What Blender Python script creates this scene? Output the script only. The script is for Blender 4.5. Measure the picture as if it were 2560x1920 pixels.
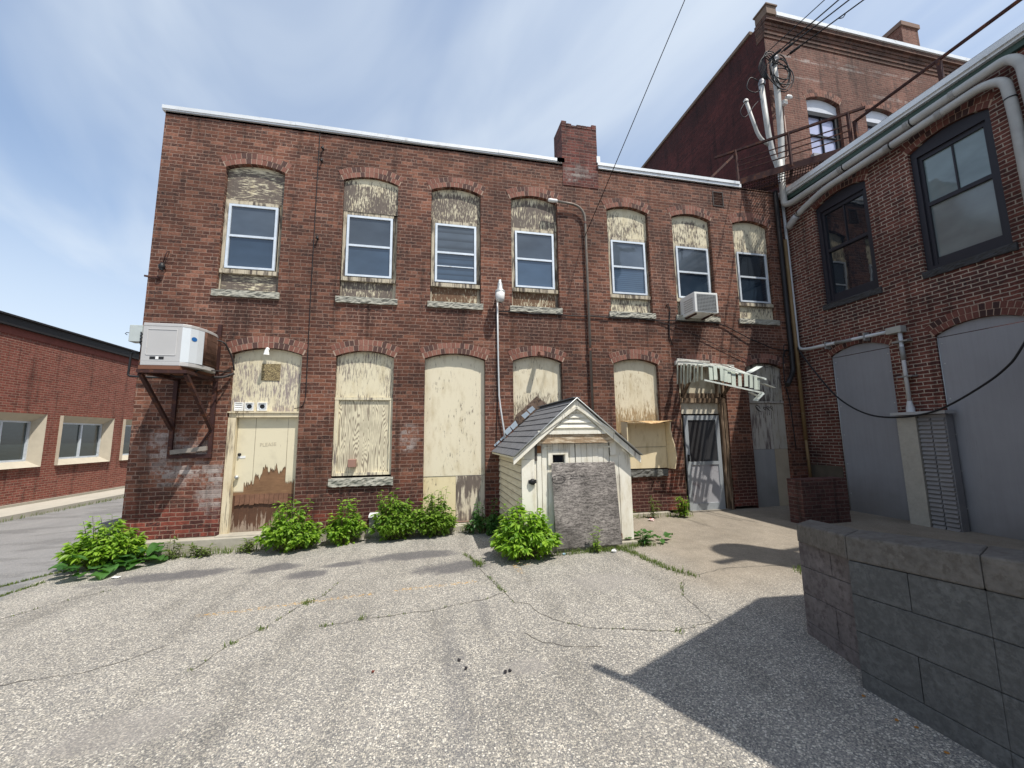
import bpy, math, random
from mathutils import Vector, Matrix, noise as mnoise
random.seed(7)
for o in list(bpy.data.objects): bpy.data.objects.remove(o)
SC = bpy.context.scene; COL = SC.collection
# ------------------------------------------------------------------ camera
cam_d = bpy.data.cameras.new('camera'); cam = bpy.data.objects.new('camera', cam_d); COL.objects.link(cam)
yaw, pit, rol = .209172, .1288095, -.0126608
f = Vector((math.sin(yaw)*math.cos(pit), math.cos(yaw)*math.cos(pit), math.sin(pit)))
r0 = Vector((math.cos(yaw), -math.sin(yaw), 0)); u0 = r0.cross(f)
r_ = r0*math.cos(rol)+u0*math.sin(rol); u_ = r_.cross(f)
cam.matrix_world = Matrix(((r_.x, u_.x, -f.x, 0), (r_.y, u_.y, -f.y, -7.7), (r_.z, u_.z, -f.z, 1.57), (0, 0, 0, 1)))
cam_d.sensor_width = 36; cam_d.lens = 36*1000.1/2560; cam_d.clip_start = .05; cam_d.clip_end = 2000
SC.camera = cam
# ------------------------------------------------------------------ light
SUN_D = Vector((-.31, .42, -1)).normalized()
EL = math.asin(-SUN_D.z); AZ = math.atan2(-SUN_D.x, -SUN_D.y)
sun_d = bpy.data.lights.new('sun', 'SUN'); sun = bpy.data.objects.new('sun', sun_d); COL.objects.link(sun)
sun.rotation_euler = SUN_D.to_track_quat('-Z', 'Y').to_euler(); sun.location = (3, -4, 20)
sun_d.energy = 5.0; sun_d.angle = math.radians(.5); sun_d.color = (1, .95, .87)
SC.view_settings.view_transform = 'Standard'; SC.view_settings.look = 'None'
SC.view_settings.exposure = 0.16; SC.view_settings.gamma = 1
W = bpy.data.worlds.new('World'); SC.world = W; W.use_nodes = True
SC.cycles.max_bounces = 8; SC.cycles.use_denoising = True

# ------------------------------------------------------------------ node helper
class NT:
    def __init__(s, tree): s.t = tree; s.n = tree.nodes; s.l = tree.links
    def node(s, typ, **kw):
        n = s.n.new(typ)
        for k, v in kw.items(): setattr(n, k, v)
        return n
    def put(s, sock, v):
        if v is None: return
        if isinstance(v, (int, float)):
            sock.default_value = v if sock.type == 'VALUE' else ((v, v, v) if sock.type == 'VECTOR' else (v, v, v, 1))
        elif isinstance(v, (tuple, list)):
            v = tuple(v)
            if sock.type == 'RGBA' and len(v) == 3: v = v+(1,)
            sock.default_value = v
        else: s.l.new(v, sock)
    def m(s, op, a, b=None, c=None, clamp=False):
        n = s.node('ShaderNodeMath', operation=op, use_clamp=clamp)
        s.put(n.inputs[0], a); s.put(n.inputs[1], b); s.put(n.inputs[2], c); return n.outputs[0]
    def vm(s, op, a, b=None):
        n = s.node('ShaderNodeVectorMath', operation=op); s.put(n.inputs[0], a); s.put(n.inputs[1], b); return n.outputs[0]
    def mix(s, f, a, b, bt='MIX'):
        n = s.node('ShaderNodeMix', data_type='RGBA', blend_type=bt); s.put(n.inputs[0], f); s.put(n.inputs[6], a); s.put(n.inputs[7], b); return n.outputs[2]
    def mf(s, f, a, b):
        n = s.node('ShaderNodeMix', data_type='FLOAT'); s.put(n.inputs[0], f); s.put(n.inputs[2], a); s.put(n.inputs[3], b); return n.outputs[0]
    def noise(s, vec, scale=1, detail=4, rough=.55, dist=0):
        n = s.node('ShaderNodeTexNoise'); s.put(n.inputs['Vector'], vec); n.inputs['Scale'].default_value = scale
        n.inputs['Detail'].default_value = detail; n.inputs['Roughness'].default_value = rough; n.inputs['Distortion'].default_value = dist
        return n.outputs['Fac']
    def ss(s, v, a, b):
        n = s.node('ShaderNodeMapRange', interpolation_type='SMOOTHSTEP'); s.put(n.inputs[0], v); s.put(n.inputs[1], a); s.put(n.inputs[2], b); return n.outputs[0]
    def ramp(s, fac, stops, interp='LINEAR'):
        n = s.node('ShaderNodeValToRGB'); cr = n.color_ramp; cr.interpolation = interp
        while len(cr.elements) < len(stops): cr.elements.new(.5)
        for e, (p, c) in zip(cr.elements, stops): e.position = p; e.color = tuple(c)+((1,) if len(c) == 3 else ())
        s.put(n.inputs[0], fac); return n.outputs[0]
    def sep(s, v):
        n = s.node('ShaderNodeSeparateXYZ'); s.put(n.inputs[0], v); return n.outputs
    def comb(s, x, y, z):
        n = s.node('ShaderNodeCombineXYZ'); s.put(n.inputs[0], x); s.put(n.inputs[1], y); s.put(n.inputs[2], z); return n.outputs[0]
    def geo(s): return s.node('ShaderNodeNewGeometry').outputs
    def white(s, vec): 
        n = s.node('ShaderNodeTexWhiteNoise', noise_dimensions='3D'); s.put(n.inputs['Vector'], vec); return n.outputs['Value'], n.outputs['Color']
    def bump(s, h, strength=.5, dist=.01):
        n = s.node('ShaderNodeBump'); n.inputs['Strength'].default_value = strength; n.inputs['Distance'].default_value = dist; s.put(n.inputs['Height'], h); return n.outputs[0]
    def blobs(s, u, v, lst, nz):
        out = None
        for (cu, cv, ru, rv) in lst:
            a = s.m('POWER', s.m('ABSOLUTE', s.m('DIVIDE', s.m('SUBTRACT', u, cu), ru)), 2.0)
            b = s.m('POWER', s.m('ABSOLUTE', s.m('DIVIDE', s.m('SUBTRACT', v, cv), rv)), 2.0)
            d = s.m('SUBTRACT', 1.0, s.m('ADD', a, b))
            out = d if out is None else s.m('MAXIMUM', out, d)
        return s.ss(s.m('ADD', out, s.m('MULTIPLY', s.m('SUBTRACT', nz, .5), 2.2)), 0.0, .8)
def mat(name):
    m = bpy.data.materials.new(name); m.use_nodes = True
    T = NT(m.node_tree); T.b = m.node_tree.nodes['Principled BSDF']; T.b.inputs['Specular IOR Level'].default_value = .35
    return m, T
def fin(T, col=None, rough=None, norm=None, metal=None):
    T.put(T.b.inputs['Base Color'], col); T.put(T.b.inputs['Roughness'], rough); T.put(T.b.inputs['Metallic'], metal)
    if norm is not None: T.l.new(norm, T.b.inputs['Normal'])
def pos(T): return T.geo()[0]

def m_plain(name, col, rough=.6, metal=0, var=.25, scale=6, bump=.0, rust=None, rustamt=.5):
    m, T = mat(name); p = pos(T)
    n = T.noise(p, scale, 6, .65); n2 = T.noise(p, scale*.25, 3)
    k = T.m('ADD', 1-var, T.m('MULTIPLY', T.m('ADD', n, n2), var))
    c = T.vm('MULTIPLY', tuple(col), T.comb(k, k, k))
    if rust:
        c = T.mix(T.ss(T.noise(p, scale*.8, 8, .7), 1-rustamt-.08, 1-rustamt+.08), c, rust)
    fin(T, c, rough, T.bump(n, bump, .01) if bump else None, metal); return m

def m_brick(name, reds, dark, mortar, darkamt=.3, white=(), soot=(), redzone=None, mort_w=.0052, bump=.6, seed=0, hdr=True, clean=False):
    m, T = mat(name); g = T.geo(); x, y, z = T.sep(g[0]); nx, ny, nz = T.sep(g[1])
    side = T.m('GREATER_THAN', T.m('ABSOLUTE', nx), .6)
    u = T.mf(side, x, y)
    w1 = T.noise(g[0], 2.3, 3); w2 = T.noise(T.vm('ADD', g[0], (17, 3, 5)), 14, 3, .6); w3 = T.noise(T.vm('ADD', g[0], (7, 31, 5)), 70, 2, .6)
    am = .35 if clean else 1
    v = T.m('ADD', z, T.m('ADD', T.m('MULTIPLY', T.m('SUBTRACT', w1, .5), .02*am), T.m('MULTIPLY', T.m('SUBTRACT', w2, .5), .020*am)))
    H = .0675
    rowf = T.m('DIVIDE', v, H); row = T.m('FLOOR', rowf)
    rr, _ = T.white(T.comb(row, seed, 1.3))
    L = .206
    if hdr: L = T.mf(T.m('LESS_THAN', T.m('MODULO', T.m('ADD', row, 700), 7), .5), .206, .105)
    uu = T.m('DIVIDE', T.m('ADD', u, T.m('ADD', T.m('MULTIPLY', T.m('SUBTRACT', w2, .5), .016*am), 50)), L)
    uu = T.m('ADD', uu, T.m('ADD', T.m('MULTIPLY', T.m('MODULO', T.m('ADD', row, 700), 2), .5), T.m('MULTIPLY', rr, .14)))
    col = T.m('FLOOR', uu)
    fu = T.m('MULTIPLY', T.m('FRACT', uu), L); fv = T.m('MULTIPLY', T.m('FRACT', rowf), H)
    du = T.m('MINIMUM', fu, T.m('SUBTRACT', L, fu)); dv = T.m('MINIMUM', fv, T.m('SUBTRACT', H, fv))
    d = T.m('ADD', T.m('MINIMUM', du, dv), T.m('MULTIPLY', T.m('SUBTRACT', w3, .5), .006 if not clean else .002))
    bm = T.ss(d, mort_w-.002, mort_w+.0025)
    r1, rc = T.white(T.comb(col, row, 3.7+seed)); r2, _ = T.white(T.comb(row, col, 9.1+seed))
    c = T.ramp(r1, [(0, reds[0]), (.45, reds[1]), (.8, reds[2]), (1, reds[3] if len(reds) > 3 else reds[2])])
    cl = T.noise(T.vm('ADD', g[0], (seed*3.1, 0, 0)), .9, 4, .6); cl2 = T.noise(g[0], 3.1, 3)
    thr = T.m('ADD', r2, T.m('MULTIPLY', T.m('SUBTRACT', T.m('ADD', T.m('MULTIPLY', cl, .65), T.m('MULTIPLY', cl2, .35)), .5), 2.0))
    dk = T.m('MULTIPLY', T.ss(thr, 1-darkamt-.22, 1-darkamt+.3), T.m('ADD', .5, T.m('MULTIPLY', r1, .5)))
    if soot:
        so = T.blobs(u, z, soot, cl2); dk = T.m('MAXIMUM', dk, T.m('MULTIPLY', so, T.m('ADD', .55, T.m('MULTIPLY', r1, .5)), clamp=True))
    if redzone:
        c = T.mix(T.m('MULTIPLY', T.ss(T.m('ADD', z, T.m('MULTIPLY', cl2, .9)), redzone[0]+.45, redzone[0]-.35), .8), c, T.mix(r1, redzone[1], redzone[2]))
    sp = T.noise(T.vm('MULTIPLY', g[0], (26, 26, 34)), 1, 4, .65); c = T.mix(T.m('MULTIPLY', dk, T.m('ADD', .30, T.m('MULTIPLY', T.ss(sp, .34, .6), .62))), c, dark)
    gr = T.noise(g[0], 90, 3, .7); md = T.noise(T.vm('MULTIPLY', g[0], (22, 22, 40)), 1, 5, .7); k = T.m('ADD', .30, T.m('ADD', T.m('MULTIPLY', T.m('ADD', gr, w2), .22), T.m('MULTIPLY', T.ss(md, .3, .68), .55)))
    c = T.vm('MULTIPLY', c, T.comb(k, k, k))
    mo = T.mix(T.m('MULTIPLY', cl2, .75), mortar, tuple(.35*a for a in mortar))
    c = T.mix(bm, mo, c)
    if white:
        wn = T.noise(g[0], 16, 6, .75); wb = T.blobs(u, z, white, T.noise(g[0], 3, 6, .7)); rb_, _ = T.white(T.comb(row, 2.2, 7.7))
        c = T.mix(T.m('MULTIPLY', T.m('MULTIPLY', wb, T.ss(T.m('ADD', wn, T.m('MULTIPLY', r2, .25)), .5, .75)), T.m('ADD', .4, T.m('MULTIPLY', rb_, .6))), c, (.40, .34, .31))
    lv = T.noise(g[0], .55, 5, .6); lk = T.m('ADD', .55, T.m('MULTIPLY', T.ss(lv, .3, .7), .58)) if not clean else 1.0
    c = T.vm('MULTIPLY', c, T.comb(lk, lk, lk))
    # grime streaks running down
    st = T.noise(T.vm('MULTIPLY', g[0], (5, 5, .45)), 1, 5, .6)
    k2 = T.m('SUBTRACT', 1.0, T.m('MULTIPLY', T.ss(st, .50, .72), .5)); c = T.vm('MULTIPLY', c, T.comb(k2, k2, k2))
    h = T.m('ADD', bm, T.m('MULTIPLY', gr, .5)); h = T.m('ADD', h, T.m('MULTIPLY', r2, .35))
    fin(T, c, .88, T.bump(h, bump, .008)); return m

def m_peel(name, paint, wood, cover=.5, sx=22, sz=3.2, seed=0, zgrad=None, bot=None):
    m, T = mat(name); p = pos(T); x, y, z = T.sep(p); P = T.vm('ADD', p, (seed*7.3, 0, seed*3.7))
    n1 = T.noise(T.vm('MULTIPLY', P, (sx, sx, sz)), 1, 7, .68); n2 = T.noise(P, 2.2, 3)
    val = T.m('ADD', T.m('MULTIPLY', n1, .70), T.m('MULTIPLY', n2, .30))
    thr = .5+(.5-cover)*.42
    if zgrad: val = T.m('ADD', val, T.m('MULTIPLY', T.ss(z, zgrad[0], zgrad[1]), zgrad[2]))
    if bot: val = T.m('SUBTRACT', val, T.m('MULTIPLY', T.ss(z, bot[1], bot[0]), bot[2]))
    k = T.ss(val, thr-.055, thr+.055)
    wn = T.noise(T.vm('MULTIPLY', P, (60, 60, 3)), 1, 5, .7)
    wc = T.mix(wn, tuple(.35*a for a in wood), tuple(1.5*a for a in wood))
    dirt = T.noise(T.vm('MULTIPLY', P, (6, 6, 2.2)), 1, 6, .65)
    pc = T.mix(T.ss(dirt, .45, .8), paint, tuple(a*b for a, b in zip(paint, (.74, .69, .60))))
    fin(T, T.mix(k, wc, pc), .75, T.bump(T.m('ADD', k, T.m('MULTIPLY', n1, .5)), .55, .005)); return m

def m_grain(name, paint, line, seed=0):
    m, T = mat(name); p = pos(T); P = T.vm('ADD', p, (seed, 0, seed*1.7)); x, y, z = T.sep(p)
    n = T.noise(T.vm('MULTIPLY', P, (5.0, 1, .62)), 1, 2, .4)
    fr = T.m('FRACT', T.m('MULTIPLY', n, 30)); w = T.noise(P, 5, 4)
    ln = T.ss(T.m('ABSOLUTE', T.m('SUBTRACT', fr, .5)), T.m('ADD', .10, T.m('MULTIPLY', T.ss(w, .3, .6), .30)), .04)
    ln = T.m('MULTIPLY', ln, T.ss(T.noise(T.vm('MULTIPLY', P, (30, 1, 5)), 1, 4, .7), .25, .42))
    pn = T.noise(P, 3, 5); pc = T.mix(T.ss(pn, .45, .75), paint, tuple(.72*a for a in paint))
    fin(T, T.mix(ln, pc, line), .75, T.bump(ln, -.4, .004)); return m

def m_glass(name, col, rough=.03, blinds=0, f0=.8, var=.35):
    m, T = mat(name); p = pos(T); x, y, z = T.sep(p)
    n = T.noise(T.vm('MULTIPLY', p, (1.2, 1.2, 2.2)), 1, 3)
    c = T.mix(n, tuple(a*(1-var) for a in col), tuple(a*(1+var) for a in col))
    if blinds: 
        b = T.m('FRACT', T.m('MULTIPLY', z, blinds)); c = T.mix(T.ss(b, .0, .55), tuple(.55*a for a in col), c)
    w = T.noise(p, 3.5, 2)
    fin(T, c, rough, T.bump(w, .06, .02)); T.b.inputs['IOR'].default_value = 1.75; T.b.inputs['Specular IOR Level'].default_value = .5
    return m

def m_panel(name, col):
    m, T = mat(name); p = pos(T); x, y, z = T.sep(p)
    n1 = T.noise(p, .9, 4, .6); n2 = T.noise(T.vm('MULTIPLY', p, (14, 14, .7)), 1, 6, .65); n3 = T.noise(p, 40, 4, .7)
    k = T.m('ADD', .62, T.m('ADD', T.m('MULTIPLY', n1, .45), T.m('MULTIPLY', n2, .28)))
    c = T.vm('MULTIPLY', col, T.comb(k, k, k))
    c = T.mix(T.m('MULTIPLY', T.ss(T.m('ADD', z, T.m('MULTIPLY', n1, 1.2)), 1.5, .3), .55), c, (.14, .13, .115))
    c = T.mix(T.m('MULTIPLY', T.ss(n3, .66, .72), .5), c, (.12, .115, .115)); c = T.mix(T.m('MULTIPLY', T.ss(n2, .62, .72), .35), c, (.13, .125, .12))
    fin(T, c, .5, T.bump(n1, .3, .03)); return m
# ------------------------------------------------------------------ mesh helper
class MB:
    def __init__(s): s.v = []; s.f = []; s.sm = []
    def add(s, vs, fs, smooth=False):
        o = len(s.v); s.v += [tuple(p) for p in vs]
        for q in fs: s.f.append(tuple(i+o for i in q)); s.sm.append(smooth)
        return s
    def box(s, x0, x1, y0, y1, z0, z1):
        return s.add([(x0, y0, z0), (x1, y0, z0), (x1, y1, z0), (x0, y1, z0), (x0, y0, z1), (x1, y0, z1), (x1, y1, z1), (x0, y1, z1)],
                     [(0, 3, 2, 1), (4, 5, 6, 7), (0, 1, 5, 4), (1, 2, 6, 5), (2, 3, 7, 6), (3, 0, 4, 7)])
    def hexa(s, p): # 4 bottom + 4 top points
        return s.add(p, [(0, 3, 2, 1), (4, 5, 6, 7), (0, 1, 5, 4), (1, 2, 6, 5), (2, 3, 7, 6), (3, 0, 4, 7)])
    def obox(s, c, ax, ay, az):
        c = Vector(c); ax = Vector(ax); ay = Vector(ay); az = Vector(az)
        return s.hexa([c-ax-ay-az, c+ax-ay-az, c+ax+ay-az, c-ax+ay-az, c-ax-ay+az, c+ax-ay+az, c+ax+ay+az, c-ax+ay+az])
    def bar(s, a, b, w, h, up=(0, 0, 1)):
        a = Vector(a); b = Vector(b); d = (b-a); l = d.length; d.normalize()
        sd = d.cross(Vector(up))
        if sd.length < 1e-4: sd = d.cross(Vector((1, 0, 0)))
        sd.normalize(); n = sd.cross(d)
        return s.obox((a+b)/2, d*l/2, sd*w/2, n*h/2)
    def tube(s, pts, r, n=10, caps=True):
        pts = [Vector(p) for p in pts]; rs = r if isinstance(r, (list, tuple)) else [r]*len(pts)
        t0 = (pts[1]-pts[0]).normalized(); nrm = t0.orthogonal().normalized(); vs = []
        for i, p in enumerate(pts):
            t = ((pts[min(i+1, len(pts)-1)]-p).normalized()+(p-pts[max(i-1, 0)]).normalized())
            t = t.normalized() if t.length > 1e-6 else t0
            nrm = (nrm-t*nrm.dot(t)).normalized(); bi = t.cross(nrm)
            for k in range(n):
                a = 2*math.pi*k/n; vs.append(p+(nrm*math.cos(a)+bi*math.sin(a))*rs[i])
        fs = [(i*n+k, i*n+(k+1) % n, (i+1)*n+(k+1) % n, (i+1)*n+k) for i in range(len(pts)-1) for k in range(n)]
        s.add(vs, fs, True)
        if caps:
            o = len(s.v)-len(vs)
            s.f.append(tuple(o+k for k in reversed(range(n)))); s.sm.append(False)
            s.f.append(tuple(o+(len(pts)-1)*n+k for k in range(n))); s.sm.append(False)
        return s
    def lathe(s, c, prof, n=20, axis='z'):
        c = Vector(c); vs = []
        for (r, h) in prof:
            for k in range(n):
                a = 2*math.pi*k/n; q = (r*math.cos(a), r*math.sin(a), h)
                if axis == 'y': q = (q[0], h, q[1])
                if axis == 'x': q = (h, q[0], q[1])
                vs.append(c+Vector(q))
        m = len(prof)
        return s.add(vs, [(i*n+k, i*n+(k+1) % n, (i+1)*n+(k+1) % n, (i+1)*n+k) for i in range(m-1) for k in range(n)]+[tuple(range(n))]+[tuple((m-1)*n+k for k in range(n))], True)
    def poly(s, pts): return s.add(pts, [tuple(range(len(pts)))])
    def prism(s, pts, d):
        d = Vector(d); n = len(pts); a = [Vector(p) for p in pts]; b = [p+d for p in a]
        return s.add(a+b, [tuple(range(n)), tuple(reversed(range(n, 2*n)))]+[(i, i+n, (i+1) % n+n, (i+1) % n) for i in range(n)])
    def build(s, name, m, parent=None, bevel=0):
        L = Vector((0, 0, 0)); q = parent
        while q is not None: L += q.location; q = q.parent
        me = bpy.data.meshes.new(name); me.from_pydata([tuple(Vector(p)-L) for p in s.v], [], s.f)
        me.polygons.foreach_set('use_smooth', s.sm); me.materials.append(m); me.update()
        o = bpy.data.objects.new(name, me); COL.objects.link(o); o.parent = parent
        if bevel:
            b = o.modifiers.new('bevel', 'BEVEL'); b.width = bevel; b.segments = 2; b.limit_method = 'ANGLE'
        return o
def islands(mb):
    par = list(range(len(mb.v)))
    def fd(i):
        while par[i] != i: par[i] = par[par[i]]; i = par[i]
        return i
    for q in mb.f:
        for k in q[1:]: par[fd(k)] = fd(q[0])
    out = {}
    for q, sm in zip(mb.f, mb.sm):
        r = fd(q[0]); d = out.setdefault(r, (MB(), {})); m, mp = d; g = []
        for k in q:
            if k not in mp: mp[k] = len(m.v); m.v.append(mb.v[k])
            g.append(mp[k])
        m.f.append(tuple(g)); m.sm.append(sm)
    return [m for m, _ in out.values()]
def split(mb, name, m, parent, bevel=0): return [q.build(name, m, parent, bevel) for q in islands(mb)]
def thing(name, label, cat, loc=(0, 0, 0), group=None):
    o = bpy.data.objects.new(name, None); COL.objects.link(o); o.location = loc; o.empty_display_size = .2
    return tag(o, label, cat, group)
def tag(o, label, cat, group=None):
    o['label'] = label; o['category'] = cat
    if group: o['group'] = group
    return o
def solo(mb, name, m, label, cat, group=None, loc=None, bevel=0):
    o = mb.build(name, m, None, bevel)
    if loc:
        o.data.transform(Matrix.Translation(-Vector(loc))); o.location = loc
    return tag(o, label, cat, group)
def struct(mb, name, m): o = mb.build(name, m); o['kind'] = 'structure'; return o
def stuff(mb, name, m, label, cat): o = mb.build(name, m); o['kind'] = 'stuff'; return tag(o, label, cat)
def fillet(pts, r, n=6):
    P = [Vector(p) for p in pts]; out = [P[0]]
    for i in range(1, len(P)-1):
        a = P[i-1]-P[i]; b = P[i+1]-P[i]; k = min(r, a.length*.49, b.length*.49)
        p0 = P[i]+a.normalized()*k; p1 = P[i]+b.normalized()*k
        for j in range(n+1):
            t = j/n; out.append(p0*(1-t)**2+P[i]*2*t*(1-t)+p1*t*t)
    out.append(P[-1]); return out
def sag(a, b, s, n=24): 
    a = Vector(a); b = Vector(b); return [a.lerp(b, i/n)-Vector((0, 0, 4*s*(i/n)*(1-i/n))) for i in range(n+1)]
def text(body, size, m, parent, M, name='writing', ext=.001):
    c = bpy.data.curves.new('txt', 'FONT'); c.body = body; c.size = size; c.extrude = ext; c.resolution_u = 3; c.align_x = 'CENTER'; c.align_y = 'CENTER'
    t = bpy.data.objects.new('txt', c); COL.objects.link(t)
    me = bpy.data.meshes.new_from_object(t.evaluated_get(bpy.context.evaluated_depsgraph_get()))
    bpy.data.objects.remove(t); me.transform(M)
    L = Vector((0, 0, 0)); q = parent
    while q is not None: L += q.location; q = q.parent
    me.transform(Matrix.Translation(-L)); me.materials.clear(); me.materials.append(m)
    o = bpy.data.objects.new(name, me); COL.objects.link(o); o.parent = parent; return o
def lerp(x, xs, ys):
    if x <= xs[0]: return ys[0]
    for i in range(len(xs)-1):
        if x <= xs[i+1]:
            t = (x-xs[i])/(xs[i+1]-xs[i]); return ys[i]+(ys[i+1]-ys[i])*t
    return ys[-1]
def gz(x): return lerp(x, [-11, -5, -3, 0, 4], [-.3, -.25, -.19, -.12, -.06])

# ------------------------------------------------------------------ sky
T = NT(W.node_tree); bg = W.node_tree.nodes['Background']
sky = T.node('ShaderNodeTexSky', sky_type='NISHITA'); sky.sun_disc = False; sky.sun_elevation = EL; sky.sun_rotation = AZ
sky.air_density = 1.0; sky.dust_density = 1.2; sky.ozone_density = 1.0
tc = T.node('ShaderNodeTexCoord').outputs['Generated']; dx, dy, dz = T.sep(tc)
iz = T.m('DIVIDE', 1.0, T.m('MAXIMUM', T.m('ADD', dz, .12), .06))
pv = T.comb(T.m('MULTIPLY', dx, iz), T.m('MULTIPLY', dy, iz), 0)
ro = T.node('ShaderNodeVectorRotate'); T.put(ro.inputs['Vector'], pv); ro.inputs['Angle'].default_value = math.radians(-14); ro.rotation_type = 'Z_AXIS'
wv = T.vm('MULTIPLY', T.vm('ADD', ro.outputs[0], (.35, .2, 0)), (1.5, .5, 1))
c1 = T.noise(wv, 1.1, 5, .48, .8); c2 = T.noise(T.vm('ADD', pv, (3.3, 1.9, 0)), .6, 4, .5, .3)
cm = T.ss(T.m('ADD', T.m('MULTIPLY', c1, .75), T.m('MULTIPLY', c2, .4)), .39, .80)
hz = T.ss(dz, .55, .0)
cm = T.m('MAXIMUM', T.m('MULTIPLY', cm, .80), T.m('MULTIPLY', hz, .74))
sb = T.mix(1.0, sky.outputs[0], (1.0, 1.0, 1.0), 'MULTIPLY')
def pw(v): return T.m('MULTIPLY', T.m('POWER', T.m('MINIMUM', v, 6.5), .70), 1.95)
sr, sg, sbb = T.sep(sky.outputs[0])
skc = T.mix(cm, T.comb(T.m('MULTIPLY', pw(sr), .98), T.m('MULTIPLY', pw(sg), 1.05), T.m('MULTIPLY', pw(sbb), 1.14)), (6.1, 6.7, 7.3))
T.put(bg.inputs['Color'], skc); bg.inputs['Strength'].default_value = .125

# ------------------------------------------------------------------ shared materials
BR_MAIN = m_brick('main brick', [(.15, .055, .034), (.205, .08, .048), (.255, .105, .064), (.31, .14, .092)], (.028, .018, .018), (.36, .235, .18), .50,
    white=[(-3.95, 1.2, .6, .5), (-3.5, .75, .3, .55), (-4.2, 1.5, .4, .35), (3.15, 7.35, .3, .2), (-.32, 1.55, .2, .35)],
    soot=[(-1.1, .45, .75, .45), (-3.2, 3.75, .6, .35), (.5, 3.85, .7, .35), (2.2, 3.75, .6, .4), (4.4, .3, .9, .55), (5.95, 3.7, .5, .35), (-1.15, 3.85, .5, .3), (7.5, 3.8, .6, .4), (-2.9, 3.95, .9, .2), (5.1, 5.2, .22, 1.0), (3.3, .6, .3, .6), (-.3, .3, .3, .35), (6.9, .5, .4, .8), (1.35, 4.0, .3, .5)],
    redzone=(.95, (.10, .022, .018), (.30, .058, .038)))
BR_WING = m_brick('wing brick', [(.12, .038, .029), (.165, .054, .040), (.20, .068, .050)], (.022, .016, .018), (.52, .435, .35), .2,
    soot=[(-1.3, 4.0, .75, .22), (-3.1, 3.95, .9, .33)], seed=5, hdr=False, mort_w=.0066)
BR_TALL = m_brick('tall brick', [(.155, .06, .043), (.19, .08, .057), (.215, .095, .068)], (.08, .04, .033), (.30, .20, .15), .15, seed=9,
    white=[(10, 11.55, 3, .06), (12.4, 11.7, 2.5, .05), (12.8, 10.9, 1.0, .08), (9.8, 11.0, .9, .05)])
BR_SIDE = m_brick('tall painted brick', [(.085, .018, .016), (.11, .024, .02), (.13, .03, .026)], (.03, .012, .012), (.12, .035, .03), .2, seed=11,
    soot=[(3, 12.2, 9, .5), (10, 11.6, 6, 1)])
BR_LEFT = m_brick('left brick', [(.22, .06, .042), (.26, .075, .05), (.29, .09, .065)], (.13, .04, .03), (.40, .27, .20), .2, seed=14, hdr=False, clean=True)
BR_NEW = m_brick('pier brick', [(.11, .045, .04), (.14, .06, .052), (.17, .075, .066)], (.07, .035, .033), (.22, .17, .15), .25, seed=16)
def m_arch(name, a, b, dk):
    m, T = mat(name); g = T.geo(); r = g['Random Per Island']; n = T.noise(g[0], 60, 3, .7)
    c = T.ramp(r, [(0, dk), (.22, dk), (.3, a), (1, b)]); k = T.m('ADD', .6, T.m('MULTIPLY', n, .8))
    fin(T, T.vm('MULTIPLY', c, T.comb(k, k, k)), .88, T.bump(n, .5, .006)); return m
AR_MAIN = m_arch('arch brick', (.175, .072, .052), (.25, .115, .085), (.085, .045, .038))
AR_WING = m_arch('wing arch brick', (.12, .045, .035), (.17, .065, .05), (.05, .025, .023))
CREAM = (.66, .595, .43); WOODG = (.135, .108, .09)
ALU = m_plain('aluminium frame', (.64, .69, .74), .42, .25, .35, 9, 0, (.36, .34, .30), .33)
TRIM = m_peel('window trim', (.5, .44, .33), (.10, .08, .065), .55, 26, 2.2, 3)
STONE = m_plain('rough stone', (.33, .32, .27), .9, 0, .5, 16, .8)
TAR = m_plain('flat roof', (.09, .09, .095), .9, 0, .3, 3, .3)
FLASH = m_plain('white flashing', (.70, .72, .73), .4, .15, .28, 4, 0, (.5, .5, .48), .36)
GL_UP = m_glass('upper pane', (.055, .072, .092), .05)
GL_LO = m_glass('lower pane', (.035, .062, .105), .05)
GL_BLIND = m_glass('blind pane', (.05, .085, .14), .04, 22)
GL_DARK = m_glass('dark pane', (.012, .016, .022), .03)
IRON = m_plain('rusty iron', (.05, .022, .02), .75, .3, .4, 9, .3, (.13, .05, .025), .42)
BLACK = m_plain('black metal', (.012, .012, .013), .5, 0, .3, 8)
CABLE = m_plain('black cable', (.012, .012, .014), .55, 0, .2, 8)
PVC = m_plain('grey white pvc', (.39, .385, .365), .5, 0, .45, 5, .1)
PVCW = m_plain('white conduit', (.55, .56, .565), .45, 0, .22, 5)
GALV = m_plain('galvanised conduit', (.46, .47, .46), .45, .5, .3, 6)
CONC = m_plain('concrete', (.36, .33, .27), .9, 0, .4, 7, .5)
WHITE = m_plain('white paint', (.75, .75, .73), .5, 0, .15, 5)
INK = m_plain('faded ink', (.07, .06, .055), .8)
SHEDP = m_peel('shed paint', (.80, .77, .67), (.30, .25, .19), .78, 30, 1.6, 8)
SHEDS0 = m_peel('shed siding paint', (.72, .66, .48), (.33, .28, .2), .86, 2.5, 30, 9)

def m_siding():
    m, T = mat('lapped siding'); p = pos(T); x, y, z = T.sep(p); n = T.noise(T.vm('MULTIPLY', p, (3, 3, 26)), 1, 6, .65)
    fr = T.m('FRACT', T.m('DIVIDE', T.m('ADD', T.m('SUBTRACT', z, .02), 1.1091), .1109)); ln = T.m('MULTIPLY', T.ss(fr, .16, .03), T.ss(n, .2, .5))  # lap shade and dirt painted as a dark line at each lap bottom
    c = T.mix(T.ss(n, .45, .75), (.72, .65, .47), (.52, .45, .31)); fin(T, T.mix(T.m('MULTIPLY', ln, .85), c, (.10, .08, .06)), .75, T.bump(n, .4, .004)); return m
SHEDS = m_siding()
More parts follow.
